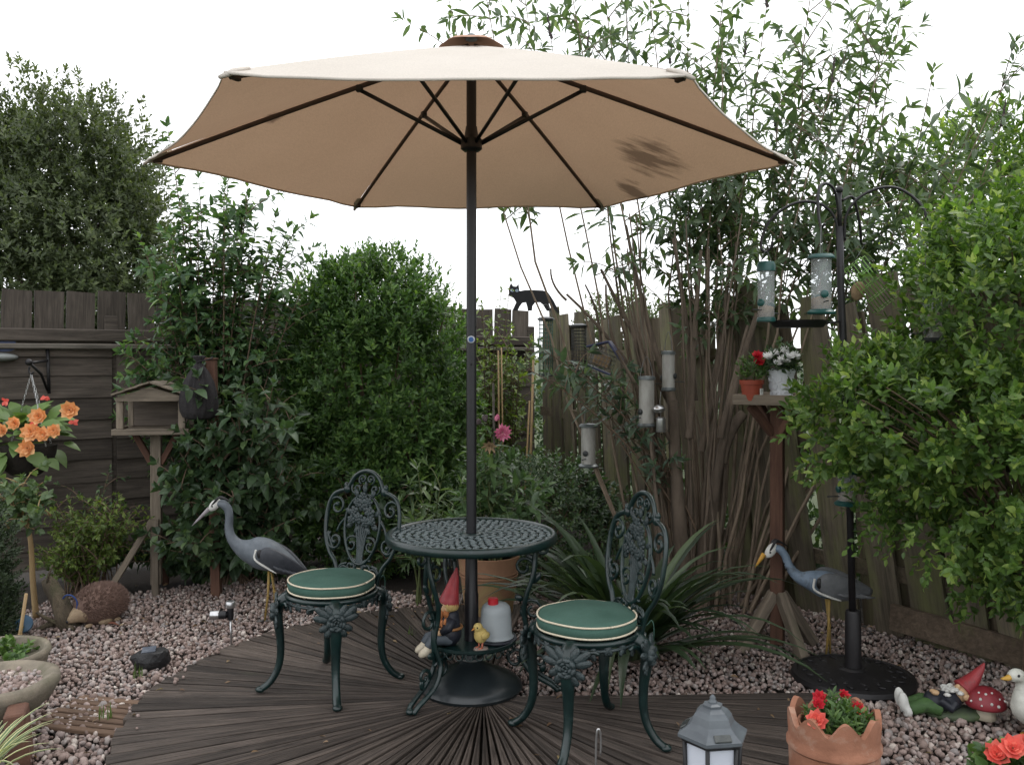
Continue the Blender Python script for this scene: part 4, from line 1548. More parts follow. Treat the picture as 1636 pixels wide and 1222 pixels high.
def heron(name, label, loc, rz, spine, head, beak_base, beak_tip, body_i, mneck, mwing, mbeak, leg_top, feet, spots):
    """local: +X = forward, Z up; spine from tail to back of head: (x, z, half width, half height)"""
    h = thing(name, label, 'statue', loc, rz)
    pts = smooth_path(spine, 5)
    MB().loft([V(p[0], 0, p[1]) for p in pts], [(p[2], p[3]) for p in pts], 16, up=(0, 1, 0) if False else (0, 0, 1)).build('body', mneck, h)
    hx, hz = head
    bb, bt = V(beak_base[0], 0, beak_base[1]), V(beak_tip[0], 0, beak_tip[1])
    bd = (bt - bb).normalized()
    hd = V(hx, 0, hz)
    M = Matrix((bd, V(0, 1, 0), bd.cross(V(0, 1, 0)))).transposed()
    hm = MB().ell(hd, (.042, .021, .024), 14, 10, M).build('head', M_white, h)
    MB().loft([bb - bd * .012, bb.lerp(bt, .3), bb.lerp(bt, .7), bt], [(.012, .0125), (.009, .0095), (.006, .006), (.0015, .0015)], 10).build('beak', mbeak, hm)
    for sg in (-1, 1):
        MB().ell(hd + bd * .012 + V(0, sg * .0175, .004), (.0065, .004, .0065), 8, 6).build('eye', M_black, hm)
        st = smooth_path([(*(hd + bd * .03 + V(0, sg * .013, .010)), .003), (*(hd + V(0, sg * .017, .015)), .006), (*(hd - bd * .035 + V(0, sg * .018, .016)), .007), (*(hd - bd * .04 + V(-.03, sg * .010, .004)), .004), (*(hd - bd * .045 + V(-.06, sg * .004, -.02)), .0015)], 4)
        MB().loft([V(*p[:3]) for p in st], [(p[3], p[3]) for p in st], 6).build('crest_stripe', M_black, hm)
    # wings
    bx, bz, bw, bh = body_i
    tx, tz = spine[0][0], spine[0][1]
    bdn = V(tx - bx, 0, tz - bz).normalized()
    for sg in (-1, 1):
        c0 = V(bx + .055, sg * bw * .72, bz + bh * .35)
        wp = smooth_path([(*c0, .012, .02), (*(c0 + bdn * .04 + V(0, sg * .012, 0)), .022, .058), (*(c0 + bdn * .12 + V(0, sg * .006, -.004)), .02, .062), (*(c0 + bdn * .2 + V(0, -sg * .02, -.004)), .015, .042), (*(c0 + bdn * .27 + V(0, -sg * .045, 0)), .006, .014)], 4)
        w_ = MB().loft([V(*p[:3]) for p in wp], [(p[3], p[4]) for p in wp], 12)
        wo_ = w_.build('wing', mwing, h)
        ed = smooth_path([(*(c0 + V(.012, sg * .012, .02)), .006), (*(c0 + V(.016, sg * .022, -.03)), .006), (*(c0 + bdn * .05 + V(0, sg * .026, -.052)), .006), (*(c0 + bdn * .11 + V(0, sg * .02, -.06)), .003)], 4)
        MB().loft([V(*p[:3]) for p in ed], [(p[3], p[3]) for p in ed], 6).build('wing_edge', M_white, wo_)
        MB().ell(c0 + bdn * .01 + V(0, sg * .018, .0), (.016, .008, .026), 8, 6).build('shoulder_patch', M_black, wo_)
        for k in range(5):
            q = c0 + bdn * (.09 + .028 * k) + V(0, sg * (.024 - .006 * k), -.03 + .003 * k)
            MB().loft([q, q + bdn * .035 + V(0, 0, -.004), q + bdn * .075 + V(0, -sg * .012, .0)], [(.003, .006), (.004, .009), (.001, .002)], 6).build('feather', mwing, wo_)
    for sg, (fx, fz) in zip((-1, 1), feet):
        lt = V(leg_top[0], sg * .03, leg_top[1])
        kn_ = V((leg_top[0] + fx) / 2 - .006, sg * .03, (leg_top[1] + fz) / 2)
        lg = MB().loft([lt, kn_, V(fx, sg * .032, fz + .004)], [.0075, .0065, .0055], 8)
        lg.ell(kn_, (.009,) * 3, 8, 6)
        lo_ = lg.build('leg', M_legy, h)
        ft = MB()
        for a in (-.5, 0, .5, 3.14):
            ft.loft([V(fx, sg * .032, fz + .006), V(fx + .05 * math.cos(a), sg * .032 + .05 * math.sin(a), fz + .002)], [.005, .002], 6)
        ft.build('foot', M_legg, lo_)
    mb = MB()
    for k, (x, z) in enumerate(spots):
        for sg in (-1, 1):
            mb.ell((x, sg * .007, z), (.004, .005, .007), 6, 4)
    mb.build('throat_spots', M_black, h)
    return h


g0 = G(430, 990)
heron('heron_statue', 'grey heron statue with pale beak standing on gravel behind the left chair', (g0.x, g0.y, 0), R_(180 + 4),
      [(-.225, .245, .006, .005), (-.16, .275, .028, .022), (-.09, .315, .055, .05), (-.01, .348, .075, .083), (.06, .372, .07, .086), (.118, .385, .05, .062), (.168, .412, .034, .038), (.203, .455, .026, .027), (.216, .51, .0235, .023), (.214, .565, .023, .022), (.222, .61, .0235, .023), (.248, .637, .023, .023), (.28, .640, .017, .018)],
      (.292, .632), (.330, .604), (.414, .520), (-.01, .35, .075, .083), M_hgrey, M_hdark, M_beakp, (-.005, .275), [(-.028, .02), (.018, .0)],
      [(.2275 + .013 * math.sin(k * .5), .37 + .0 + .019 * k) if False else (x, z) for k, (x, z) in enumerate([(.196, .40), (.21, .418), (.222, .437), (.231, .457), (.236, .478), (.239, .5), (.239, .522), (.237, .545)])])
hY = 4.36
g1 = V((1322 - 818) / FPX * hY, hY, 0)
sc_ = hY / FPX
hz_ = lambda b: CAM_H - (b - 570) * sc_
sp_pts = [(1389, 947, .006, .006), (1368, 945, .028, .02), (1345, 940, .055, .05), (1320, 934, .07, .066), (1298, 928, .055, .05), (1281, 924, .035, .032), (1269, 915, .024, .024), (1261, 902, .02, .02), (1256, 889, .019, .019), (1248, 879, .019, .019), (1238, 877, .016, .016)]
heron('heron_statue', 'blue-grey heron statue with yellow beak between bird table and feeder pole', g1, R_(180 - 6),
      [((1322 - a) * sc_, hz_(b), c, d) for a, b, c, d in sp_pts],
      ((1322 - 1234) * sc_, hz_(881)), ((1322 - 1221) * sc_, hz_(890)), ((1322 - 1209) * sc_, hz_(909)), (.006, hz_(934), .07, .066), M_hblue, mat('heron_brown_grey', (.13, .135, .14), (.08, .085, .09), .55, 24, .3, .003), M_beaky, (.0, .285), [(-.02, 0), (.015, .0)],
      [((1322 - a) * sc_, hz_(b)) for a, b in ((1270, 925), (1264, 918), (1258, 910), (1254, 901))])

# ---- hedgehog
g0 = G(158, 994)
hg = thing('hedgehog_statue', 'brown hedgehog figure crouching on the gravel by the log', 'figurine', (g0.x, g0.y, 0), R_(180 + 52))
M_spine = mat('hedgehog_spines', (.20, .125, .095), (.1, .062, .05), .8, 60, .3, .003)
M_hface = mat('hedgehog_face', (.36, .27, .17), (.24, .17, .11), .75, 40, .4, .003)
MB().ell((-.01, 0, .098), (.142, .105, .11), 24, 16).build('back', M_spine, hg)
n = 3800
d = rand_dirs(n)
d = d[(d[:, 2] > -.45) & (d[:, 0] < .86)]
pb = d * np.array([.142, .105, .11]) + np.array([-.01, 0, .098])
dn = nrm_(d / np.array([.142, .105, .11]) * .1 + np.array([-.55, 0, .1]) + RNG.normal(size=d.shape) * .15)
s = nrm_(np.cross(dn, d))
s2 = np.cross(s, dn)
w, Ls = .0026, RNG.uniform(.011, .017, (len(pb), 1))
vv = np.stack([pb + s * w, pb - s * w * .5 + s2 * w * .87, pb - s * w * .5 - s2 * w * .87, pb + dn * Ls + d * .004], 1)
ff = (np.array([[0, 1, 3], [1, 2, 3], [2, 0, 3]])[None] + (np.arange(len(pb)) * 4)[:, None, None]).reshape(-1, 3)
o = np_mesh('spines', vv.reshape(-1, 3), ff, M_spine, hg)
o['kind'] = 'stuff'
hf = MB().loft([(.07, 0, .075), (.105, 0, .07), (.135, 0, .058), (.158, 0, .045), (.17, 0, .040)], [(.07, .062), (.06, .052), (.038, .033), (.019, .017), (.008, .008)], 16)
hf.ell((-.0, .07, .02), (.04, .02, .02), 10, 6)
hfo = hf.build('face', M_hface, hg)
MB().ell((.171, 0, .042), (.009, .009, .008), 8, 6).build('nose', M_black, hfo)
for sg in (-1, 1):
    MB().ell((.128, sg * .031, .078), (.006, .006, .007), 8, 6).build('eye', M_black, hfo)
    MB().ell((.098, sg * .052, .105), (.008, .013, .014), 8, 6).build('ear', M_hface, hfo)
    for x in (.085, -.07):
        MB().ell((x, sg * .06, .012), (.024, .014, .012), 8, 6).build('foot', M_hface, hg)

# ---- driftwood log on end
g0 = G(90, 1000)
lg = thing('log_stump', 'gnarled weathered stump leaning beside the hedgehog', 'log', (g0.x, g0.y, 0))
M_log = mat('driftwood', (.17, .135, .09), (.05, .04, .028), .9, 16, 1.0, .02, stretch=(1, 1, .35), c3=(.07, .08, .035), s3=6, t3=(.5, .7))
wob = lambda a, z: 1 + .16 * math.sin(3 * a + z * 20) + .09 * math.sin(7 * a - z * 30)
MB().loft([(.06, 0, -.01), (.045, .0, .06), (.01, .01, .14), (-.04, .02, .21), (-.065, .02, .25)], [(.075, .07), (.055, .05), (.05, .042), (.042, .04), (.025, .028)], 12).build('stump', M_log, lg)
for a, b, c, r in (((.03, -.03, .02), (-.02, -.07, .06), (-.06, -.09, .1), .013), ((.07, -.02, .0), (.1, -.06, .02), (.13, -.075, .005), .02), ((.06, .0, .05), (.10, -.02, .03), (.115, -.03, -.01), .018), ((-.05, .0, .22), (-.03, -.03, .28), (-.01, -.02, .33), .008), ((.0, -.04, .03), (-.05, -.06, .01), (-.09, -.07, -.01), .018)):
    MB().loft(bez(a, b, c, 5), [r * (1 - .1 * k) for k in range(6)], 7).build('root', M_log, lg)
pts = smooth_path([(.06, -.05, .16), (.08, -.055, .18), (.11, -.05, .175), (.13, -.04, .14), (.125, -.04, .08)], 5)
o = MB().loft([Vector(p) for p in pts], .004, 6).build('garden_wire', mat('blue_plastic', (.02, .06, .22), None, .4, 10, .05))
o.location = (g0.x, g0.y, 0)
tag(o, 'short loop of blue plastic wire curling beside the stump', 'wire')
# pale lamp head lying by the stump
g0 = G(40, 1010)
sl = thing('fallen_lamp', 'small fallen garden lamp with white glass lying left of the stump', 'lamp', (g0.x, g0.y, .03), R_(20))
MB().lathe([(0, 0), (.03, .0), (.04, .02), (.035, .05), (0, .055)], 16, rot=RX(R_(60))).build('glass', mat('pale_glass', (.5, .55, .58), None, .2, 10, .02), sl)
MB().lathe([(0, .05), (.045, .05), (.045, .065), (.015, .075), (0, .075)], 16, rot=RX(R_(60))).build('cap', mat('blue_lamp_cap', (.03, .09, .16), None, .4, 10, .05), sl, auto=40)

# ---- rock-shaped solar light
g0 = G(240, 1069)
rk = thing('rock_light', 'black rock-shaped solar light with a panel on the gravel', 'light', (g0.x, g0.y, 0), R_(15))
vs, fs = ico(2)
vv = [(p[0] * .088, p[1] * .06, p[2] * .065 + .05) for p in vs]
vv = [(x * (1 + .3 * mnoise.noise(Vector((x * 22, y * 22, z * 22 + 3)))), y * (1 + .3 * mnoise.noise(Vector((x * 22 + 9, y * 22, z * 22)))), min(max(z * (1 + .25 * mnoise.noise(Vector((x * 18, y * 18, z * 18)))), 0), .088 + x * .05)) for x, y, z in vv]
MB().add(vv, [tuple(f) for f in fs]).build('rock', mat('black_resin', (.018, .018, .019), (.008, .008, .009), .5, 20, .6, .006), rk, smooth=False)
MB().box((-.005, -.006, .094), (.062, .05, .006), RY(R_(-3)) @ RX(R_(12)), bev=.002).build('solar_panel', mat('solar_cell', (.10, .115, .14), (.05, .06, .08), .18, 40, .02), rk, smooth=False)

# ---- spot light on a stake
M_steel = mat('brushed_steel', (.58, .58, .58), (.4, .4, .4), .28, 30, .05, .001, metal=.9)
g0 = G(368, 1033)
sl = thing('stake_light', 'chrome solar spotlight on a short stake at the deck edge', 'light', (g0.x, g0.y, 0), 0)
MB().loft([(.006, 0, -.02), (0, 0, .15)], .0055, 8).build('stake', M_steel, sl)
MB().lathe([(.0, .135), (.014, .135), (.0165, .15), (.0165, .195), (0, .195)], 14).build('socket', M_black, sl, auto=40)
MB().lathe([(.0, .195), (.022, .195), (.024, .2), (.024, .222), (.02, .227), (0, .227)], 18).build('solar_cap', M_steel, sl, auto=40)
hd_ = MB().lathe([(0, -.005), (.018, -.005), (.02, .008), (.02, .03), (0, .032)], 16, (-.02, -.012, .163), RY(R_(-92)))
MB().bar((0, 0, .16), (-.03, -.012, .163), .012, .012).build('joint', M_black, sl)
hd_.build('lamp_back', M_black, sl, auto=40)
hl = MB().lathe([(0, .03), (.021, .03), (.0225, .034), (.0225, .072), (.019, .075), (0, .07)], 18, (-.02, -.012, .163), RY(R_(-92))).build('lamp_head', M_steel, sl, auto=40)


# ---- gnomes
M_red = mat('red_paint', (.34, .035, .04), (.2, .02, .026), .5, 18, .3, .003, spec=.5, c3=(.13, .06, .055), s3=16, t3=(.58, .78))
M_skin = mat('gnome_skin', (.55, .36, .2), (.42, .27, .15), .6, 20, .2, .002)
M_orange = mat('ginger_beard', (.5, .2, .07), (.34, .12, .04), .75, 40, .6, .004)
M_navy = mat('navy_paint', (.02, .022, .032), (.01, .012, .018), .5, 18, .2, .002)
M_slate = mat('slate_trousers', (.07, .085, .1), (.04, .05, .06), .55, 20, .2, .002)
M_cream = mat('cream_paint', (.55, .49, .38), (.4, .35, .26), .6, 20, .2, .002)
SH = .03 + SHZ + .002
gn = thing('sitting_gnome', 'gnome in tall red hat sitting on the table shelf with legs dangling', 'gnome', (-.262, 3.80, SH), R_(200))
# local +X = facing
MB().ell((0, 0, .05), (.052, .056, .055), 14, 10).ell((.0, 0, .095), (.045, .052, .05), 14, 10).ell((-.005, 0, .125), (.036, .045, .03), 14, 8).build('jacket', M_navy, gn, vox=.006)
mb = MB()
for sg in (-1, 1):
    mb.loft([(.0, sg * .024, .03), (.05, sg * .028, .036), (.085, sg * .03, .03), (.1, sg * .03, .005)], [.028, .026, .022, .02], 10)
mb.build('trousers', M_slate, gn, vox=.006)
for sg in (-1, 1):
    MB().ell((.112, sg * .03, -.012), (.032, .02, .019), 10, 8, RY(R_(25))).ell((.1, sg * .03, .0), (.02, .019, .02), 10, 6).build('boot', M_cream, gn, vox=.005)
    mb = MB().loft([(-.0, sg * .045, .115), (.02, sg * .058, .085), (.045, sg * .042, .065)], [.02, .018, .014], 10)
    ar = mb.build('arm', M_navy, gn)
    MB().ell((.052, sg * .036, .062), (.014, .012, .012), 8, 6).build('hand', M_skin, ar)
MB().torus((0, 0, .075), .052, .006, 24, 6, sy=1.05).build('belt', mat('tan_belt', (.3, .14, .05), None, .5, 20, .1), gn)
gh = MB().ell((.008, 0, .158), (.036, .036, .034), 14, 10).ell((.045, 0, .158), (.012, .011, .011), 8, 6).ell((.02, .034, .158), (.01, .007, .015), 8, 6).ell((.02, -.034, .158), (.01, .007, .015), 8, 6).build('head', M_skin, gn)
mb = MB()
for k in range(26):
    a = random.uniform(-1.5, 1.5)
    z = random.uniform(.095, .14)
    mb.ell((.012 + .033 * math.cos(a) * (1 - .2 * (z < .11)), .033 * math.sin(a), z), (.013, .011, .02), 6, 5)
mb.build('beard', M_orange, gh)
mb = MB()
for k in range(14):
    a = 1.2 + k * .3
    mb.ell((.005 + .034 * math.cos(a), .035 * math.sin(a), .165), (.012, .012, .02), 6, 5)
mb.build('hair', mat('blond_hair', (.5, .36, .14), (.35, .24, .09), .8, 40, .5, .003), gh)
for sg in (-1, 1):
    MB().ell((.038, sg * .014, .168), (.004, .004, .005), 6, 5).build('eye', M_black, gh)
MB().loft(smooth_path([(.004, 0, .172, .044), (.0, 0, .186, .042), (-.012, -.006, .225, .030), (-.026, -.012, .27, .019), (-.038, -.018, .315, .004)], 4) and [V(*p[:3]) for p in smooth_path([(.004, 0, .172, .044), (.0, 0, .186, .042), (-.012, -.006, .225, .030), (-.026, -.012, .27, .019), (-.038, -.018, .315, .004)], 4)], [p[3] for p in smooth_path([(.004, 0, .172, .044), (.0, 0, .186, .042), (-.012, -.006, .225, .030), (-.026, -.012, .27, .019), (-.038, -.018, .315, .004)], 4)], 16).build('hat', M_red, gn)

# ---- chick
M_chick = mat('chick_yellow', (.52, .40, .14), (.4, .29, .09), .8, 40, .6, .004)
ck = thing('chick_figurine', 'small yellow chick figurine on the table shelf beside the pole', 'figurine', (-.128, 3.735, SH), R_(215))
MB().ell((0, 0, .058), (.03, .028, .033), 14, 10).ell((.014, 0, .092), (.021, .02, .02), 12, 8).ell((-.03, 0, .055), (.014, .012, .014), 8, 6).build('body', M_chick, ck, vox=.004)
for sg in (-1, 1):
    MB().ell((-.004, sg * .028, .062), (.02, .007, .016), 10, 6).build('wing', M_chick, ck)
    MB().ell((.026, sg * .014, .096), (.003, .003, .004), 6, 5).build('eye', M_black, ck)
    MB().loft([(0, sg * .012, .03), (.002, sg * .012, .008)], .004, 6).ell((.01, sg * .012, .008), (.012, .006, .003), 6, 4).build('foot', mat('chick_foot', (.45, .14, .08), None, .6, 20, .1), ck)
MB().loft([(.033, 0, .09), (.046, 0, .085)], [.006, .001], 8).build('beak', mat('chick_beak', (.5, .22, .05), None, .5, 20, .1), ck)
MB().lathe([(0, 0), (.032, 0), (.03, .006), (0, .007)], 14, jit if False else (0, 0, 0)).build('plinth', mat('chick_plinth', (.26, .2, .17), None, .8, 30, .3), ck)

# ---- grey poultry drinker with red cap
dr = thing('poultry_drinker', 'grey plastic drinker with a red cap behind the chick figurine', 'drinker', (-.068, 3.86, SH))
M_gpl = mat('grey_plastic', (.33, .36, .37), (.27, .3, .31), .45, 6, .06, .001)
MB().lathe([(0, .012), (.073, .012), (.076, .016), (.073, .022), (.068, .03), (.064, .12), (.06, .142), (.048, .154), (0, .158)], 36).build('tank', M_gpl, dr, auto=50)
MB().lathe([(0, 0), (.085, 0), (.09, .006), (.088, .012), (0, .012)], 36).build('tray', M_navy, dr, auto=40)
MB().lathe([(0, .15), (.022, .15), (.021, .178), (.018, .181), (0, .181)], 18, (-.012, -.01, 0), wob=lambda a, z: 1 + .03 * math.cos(18 * a)).build('cap', mat('red_cap', (.5, .02, .03), None, .35, 10, .03, spec=.5), dr, auto=40)

# ---- lying gnome and toadstool (one casting)
g0 = P(1500, 1150, 3.62)
lyg = thing('lying_gnome', 'gnome lying on his back against a red spotted toadstool on the gravel', 'gnome', (g0.x, 3.62, .0), R_(-8))
M_grn = mat('moss_green_paint', (.06, .13, .035), (.03, .065, .02), .65, 22, .5, .004, c3=(.04, .045, .03), s3=18, t3=(.55, .72))
MB().ell((.07, .01, .02), (.13, .065, .03), 18, 8).ell((.13, 0, .03), (.06, .055, .02), 12, 8).build('grass_base', mat('painted_base', (.075, .11, .04), (.06, .065, .065), .7, 8, .5, .006), lyg, vox=.007)
mb = MB()
for sg in (-1, 1):
    mb.loft([(-.0, sg * .024, .05), (-.06, sg * .025, .06), (-.115, sg * .024, .04)], [.034, .03, .026], 10)
mb.build('trousers', M_grn, lyg, vox=.006)
for sg in (-1, 1):
    MB().loft([(-.11, sg * .024, .03), (-.135, sg * .024, .035)], [.025, .027], 10).ell((-.142, sg * .026, .068), (.021, .021, .042), 12, 8, RY(R_(-8))).build('boot', M_white, lyg, vox=.006)
MB().ell((-.01, 0, .068), (.052, .052, .045), 14, 10).ell((.04, 0, .075), (.045, .05, .042), 14, 10).loft([(.05, -.04, .085), (.03, -.056, .06), (-.01, -.045, .09)], [.02, .02, .016], 8).build('jacket', M_navy, lyg, vox=.006)
MB().ell((-.022, -.028, .112), (.016, .014, .011), 8, 6).ell((-.03, -.02, .115), (.012, .008, .008), 8, 6).build('hand', M_skin, lyg)
gh = MB().ell((.082, 0, .105), (.034, .034, .034), 14, 10).ell((.066, -.018, .134), (.011, .01, .012), 8, 6).ell((.093, -.036, .1), (.016, .008, .013), 8, 6).build('head', M_skin, lyg)
mb = MB()
for k in range(34):
    x, y = random.uniform(.018, .075), random.uniform(-.036, .03)
    mb.ell((x, y, .11 + .014 * math.sin((x - .018) / .057 * 3.1) + random.uniform(-.006, .006)), (.015, .009, .008), 6, 5, RZ(random.uniform(-.5, .5)))
mb.build('beard', M_white, gh)
pth = smooth_path([(.09, .004, .118, .042), (.105, .008, .13, .038), (.135, .014, .16, .027), (.165, .018, .2, .013), (.178, .02, .222, .003)], 4)
MB().loft([V(*p[:3]) for p in pth], [p[3] for p in pth], 16).build('hat', M_red, lyg)
ts = MB().lathe([(.0, .02), (.038, .02), (.034, .045), (.03, .075), (0, .08)], 18, (.165, -.03, 0), wob=lambda a, z: 1 + .03 * math.cos(14 * a)).build('toadstool_stem', M_cream, lyg)
cp = MB().lathe([(.0, .07), (.05, .068), (.072, .07), (.076, .078), (.07, .1), (.055, .125), (.03, .14), (0, .146)], 28, (.165, -.03, 0)).build('toadstool_cap', mat('toadstool_red', (.26, .03, .04), (.17, .018, .025), .45, 10, .1, c3=(.3, .2, .17), s3=5, t3=(.66, .8)), lyg)
for a, e in ((-1.6, .35), (-1.0, .6), (-2.2, .55), (-1.9, .9), (-.6, .4), (-2.7, .3), (-1.35, 1.0), (-2.45, .9), (.3, .6), (3.0, .8), (-1.25, .22), (-2.1, .2)):
    r_, z_ = .074 * math.cos(e), .078 + .066 * math.sin(e)
    MB().ell((.165 + r_ * math.cos(a), -.03 + r_ * math.sin(a), z_), (random.uniform(.004, .007),) * 3, 8, 5).build('spot', M_white, cp)

# ---- goose
g0 = P(1622, 1175, 3.42)
gs = thing('goose_statue', 'white goose statue at the right edge beside the toadstool gnome', 'statue', (g0.x + .045, 3.42, 0), R_(180 + 12))
M_goose = mat('goose_white', (.58, .58, .52), (.42, .42, .37), .65, 26, .5, .004, c3=(.25, .26, .2), s3=12, t3=(.54, .74))
pth = smooth_path([(-.30, .14, .01, .01), (-.24, .13, .055, .05), (-.15, .11, .085, .08), (-.06, .11, .085, .085), (.005, .125, .055, .06), (.022, .155, .036, .038), (.022, .19, .025, .026), (.022, .215, .0225, .023), (.03, .236, .024, .025), (.05, .245, .025, .025), (.072, .24, .018, .018), (.08, .238, .008, .008)], 5)
MB().loft([V(p[0], 0, p[1]) for p in pth], [(p[2], p[3]) for p in pth], 16).build('body', M_goose, gs)
MB().loft([(.068, 0, .242), (.09, 0, .236), (.112, 0, .236)], [(.014, .014), (.011, .009), (.006, .003)], 10).build('beak', mat('goose_beak', (.55, .32, .06), None, .5, 20, .1), gs)
for sg in (-1, 1):
    MB().ell((.056, sg * .0225, .25), (.006, .003, .006), 8, 6).build('eye', M_black, gs)
    MB().ell((-.13, sg * .075, .13), (.11, .018, .05), 12, 8, RY(R_(8))).build('wing', M_goose, gs)
    MB().loft([(-.06, sg * .035, .04), (-.05, sg * .035, .005)], .01, 8).ell((-.03, sg * .035, .004), (.03, .02, .005), 8, 5).build('foot', mat('goose_beak', (.55, .32, .06)), gs)

# ---- black cat cut-out on the fence top
M_cat = mat('black_cat_metal', (.012, .012, .014), (.006, .006, .007), .5, 20, .05, .001)
cz = .0
out = [(-.155, .0), (-.115, .0), (-.10, .03), (-.08, .055), (-.05, .06), (-.04, .03), (-.035, .0), (-.005, .0), (.0, .035), (.02, .06), (.06, .062), (.085, .045), (.10, .02), (.115, .0), (.145, .0), (.135, .03), (.125, .06), (.15, .04), (.175, .01), (.195, -.015), (.215, -.01), (.19, .03), (.165, .075), (.14, .11), (.12, .135), (.08, .148), (.0, .15), (-.06, .148), (-.10, .14), (-.105, .165), (-.108, .19), (-.125, .172), (-.15, .174), (-.165, .195), (-.178, .172), (-.185, .145), (-.178, .12), (-.19, .108), (-.165, .098), (-.145, .09), (-.125, .06), (-.14, .03)]
cloc = P(850, 508, 8.0)
out = [(x * 1.15, y * 1.2) for x, y in out]
ct = thing('cat_silhouette', 'flat black metal cat with shining eyes walking along the fence top', 'cat cutout', (cloc.x, 7.85, cloc.z + .055), R_(14))
MB().prism(out, -.005, .005, lambda x, y, z: (x, z, y)).build('cat_plate', M_cat, ct, smooth=False)
M_eye = mat('cat_eye_glass', (.55, .66, .78), (.4, .5, .65), .15, 60, .05)
for x in (-.182, -.14):
    e = MB().prism([(x + .013 * math.cos(a) * (1 if k % 2 else 1.15), .172 + .013 * math.sin(a)) for k, a in enumerate([2 * math.pi * i / 8 for i in range(8)])], -.009, -.0055, lambda x, y, z: (x, z, y)).build('eye', M_eye, ct, smooth=False)
    MB().prism([(x - .003, .163), (x + .003, .163), (x + .003, .181), (x - .003, .181)], -.011, -.0092, lambda x, y, z: (x, z, y)).build('pupil', M_cat, e, smooth=False)

# ---- solar lantern
ln = thing('solar_lantern', 'grey six-sided solar lantern with frosted panes in front of the right chair', 'lantern', (.588, 2.66, 0), R_(8))
M_lgrey = mat('grey_lantern_plastic', (.10, .115, .125), (.07, .08, .09), .4, 20, .1, .001)
M_pane = NT('frosted_pane')
M_pane.col((.68, .72, .8)); M_pane.set(Roughness=.5, Transmission_Weight=.25)
M_pane = M_pane.m
MB().lathe([(.0, .0), (.085, .0), (.085, .02), (.05, .035), (.05, .06), (.07, .075), (.0, .075)], 6).build('foot', M_lgrey, ln, smooth=False)
prof6 = [(.106, .335), (.106, .344), (.082, .36), (.066, .374), (.058, .394), (.046, .408), (.03, .417), (.03, .424), (.02, .428), (0, .43)]
MB().lathe([(.0, .328), (.095, .328)] + prof6, 6).build('roof', M_lgrey, ln, smooth=False)
MB().lathe([(0, .426), (.014, .426), (.012, .434), (.008, .437), (.0095, .443), (.004, .45), (0, .452)], 12).build('finial', M_lgrey, ln)
for k in range(6):
    a = R_(60 * k)
    a2 = R_(60 * k + 60)
    e0, e1 = V(math.cos(a), math.sin(a), 0), V(math.cos(a2), math.sin(a2), 0)
    MB().loft([e0 * .086 + V(0, 0, .33), e0 * .082 + V(0, 0, .22), e0 * .06 + V(0, 0, .075)], .0065, 6).build('bar', M_black, ln)
    mb = MB().add([e0 * .08 + V(0, 0, .33), e1 * .08 + V(0, 0, .33), e1 * .077 + V(0, 0, .22), e0 * .077 + V(0, 0, .22), e1 * .056 + V(0, 0, .075), e0 * .056 + V(0, 0, .075)], [(0, 1, 2, 3), (3, 2, 4, 5)])
    mb.build('pane', M_pane, ln, smooth=False)
    m_ = (e0 + e1).normalized()
    if k in (0, 2, 4):
        MB().box(m_ * .081 + V(0, 0, .3545), (.024, .05, .006), RZ(math.atan2(m_.y, m_.x)) @ RY(R_(34)), bev=.002).build('solar_panel', mat('dark_solar_cell', (.06, .065, .06), (.03, .035, .035), .15, 60, .02), ln, smooth=False)
MB().lathe([(.09, .32), (.095, .324), (.095, .332), (.088, .336)], 6, caps=False).build('collar', M_black, ln, smooth=False)
# ---- thin hooked stake between chair legs
hk = thing('hook_stake', 'thin metal hook stake rising under the right chair at the bottom edge', 'stake', (.268, 2.9, .03))
pts = smooth_path([(0, 0, .0), (0, 0, .14), (.002, 0, .20), (.007, 0, .222), (.014, 0, .21), (.016, 0, .17), (.014, 0, .14)], 4)
MB().loft([Vector(p) for p in pts], .0035, 7).build('wire', M_steel, hk)
MB().lathe([(0, .06), (.02, .06), (.024, .075), (.02, .09), (.012, .1), (0, .104)], 14).build('lamp_cap', M_black, hk, auto=40)
# ================================================================== BIRD TABLES, FEEDERS
M_btw = wood('bird_table_timber', (.09, .075, .058), (.28, .23, .175), (.1, .11, .06), (.62, .8), objvar=.15)
M_btr = wood('red_stained_timber', (.06, .03, .022), (.14, .075, .05), None, objvar=.15)


def beam(root, name, a, b, w, h, m, up=(0, 0, 1)):
    """timber with the grain along its own X"""
    a, b = Vector(a), Vector(b)
    d, s, u = frame(b - a, up)
    L = (b - a).length
    o = MB().box((L / 2, 0, 0), (L, w, h), bev=.003).build(name, m, root, smooth=False)
    o.matrix_basis = Matrix(((d.x, s.x, u.x, a.x), (d.y, s.y, u.y, a.y), (d.z, s.z, u.z, a.z), (0, 0, 0, 1)))
    return o


b0 = G(250, 948)
bt = thing('bird_house_table', 'roofed wooden bird table on a post against the dark board fence', 'bird table', (b0.x, b0.y, 0), R_(9))
beam(bt, 'post', (0, 0, .06), (0, 0, .98), .06, .06, M_btw, (0, 1, 0))
beam(bt, 'leg', (.005, -.05, .0), (.003, -.04, .46), .04, .035, M_btw, (0, 1, 0))
beam(bt, 'leg', (-.27, -.16, .0), (-.02, -.02, .45), .035, .045, M_btw, (0, 1, 0))
beam(bt, 'leg', (.0, .26, .0), (0, .03, .42), .035, .04, M_btr, (1, 0, 0))
MB().box((0, .125, 1.1), (.33, .01, .17)).build('back_panel', M_fdark, bt, smooth=False)
for sx in (-1, 1):
    beam(bt, 'brace', (sx * .025, 0, .79), (sx * .13, 0, .985), .035, .04, M_btr, (0, 1, 0))
beam(bt, 'floor', (-.2, 0, .99), (.2, 0, .99), .3, .016, M_btw)
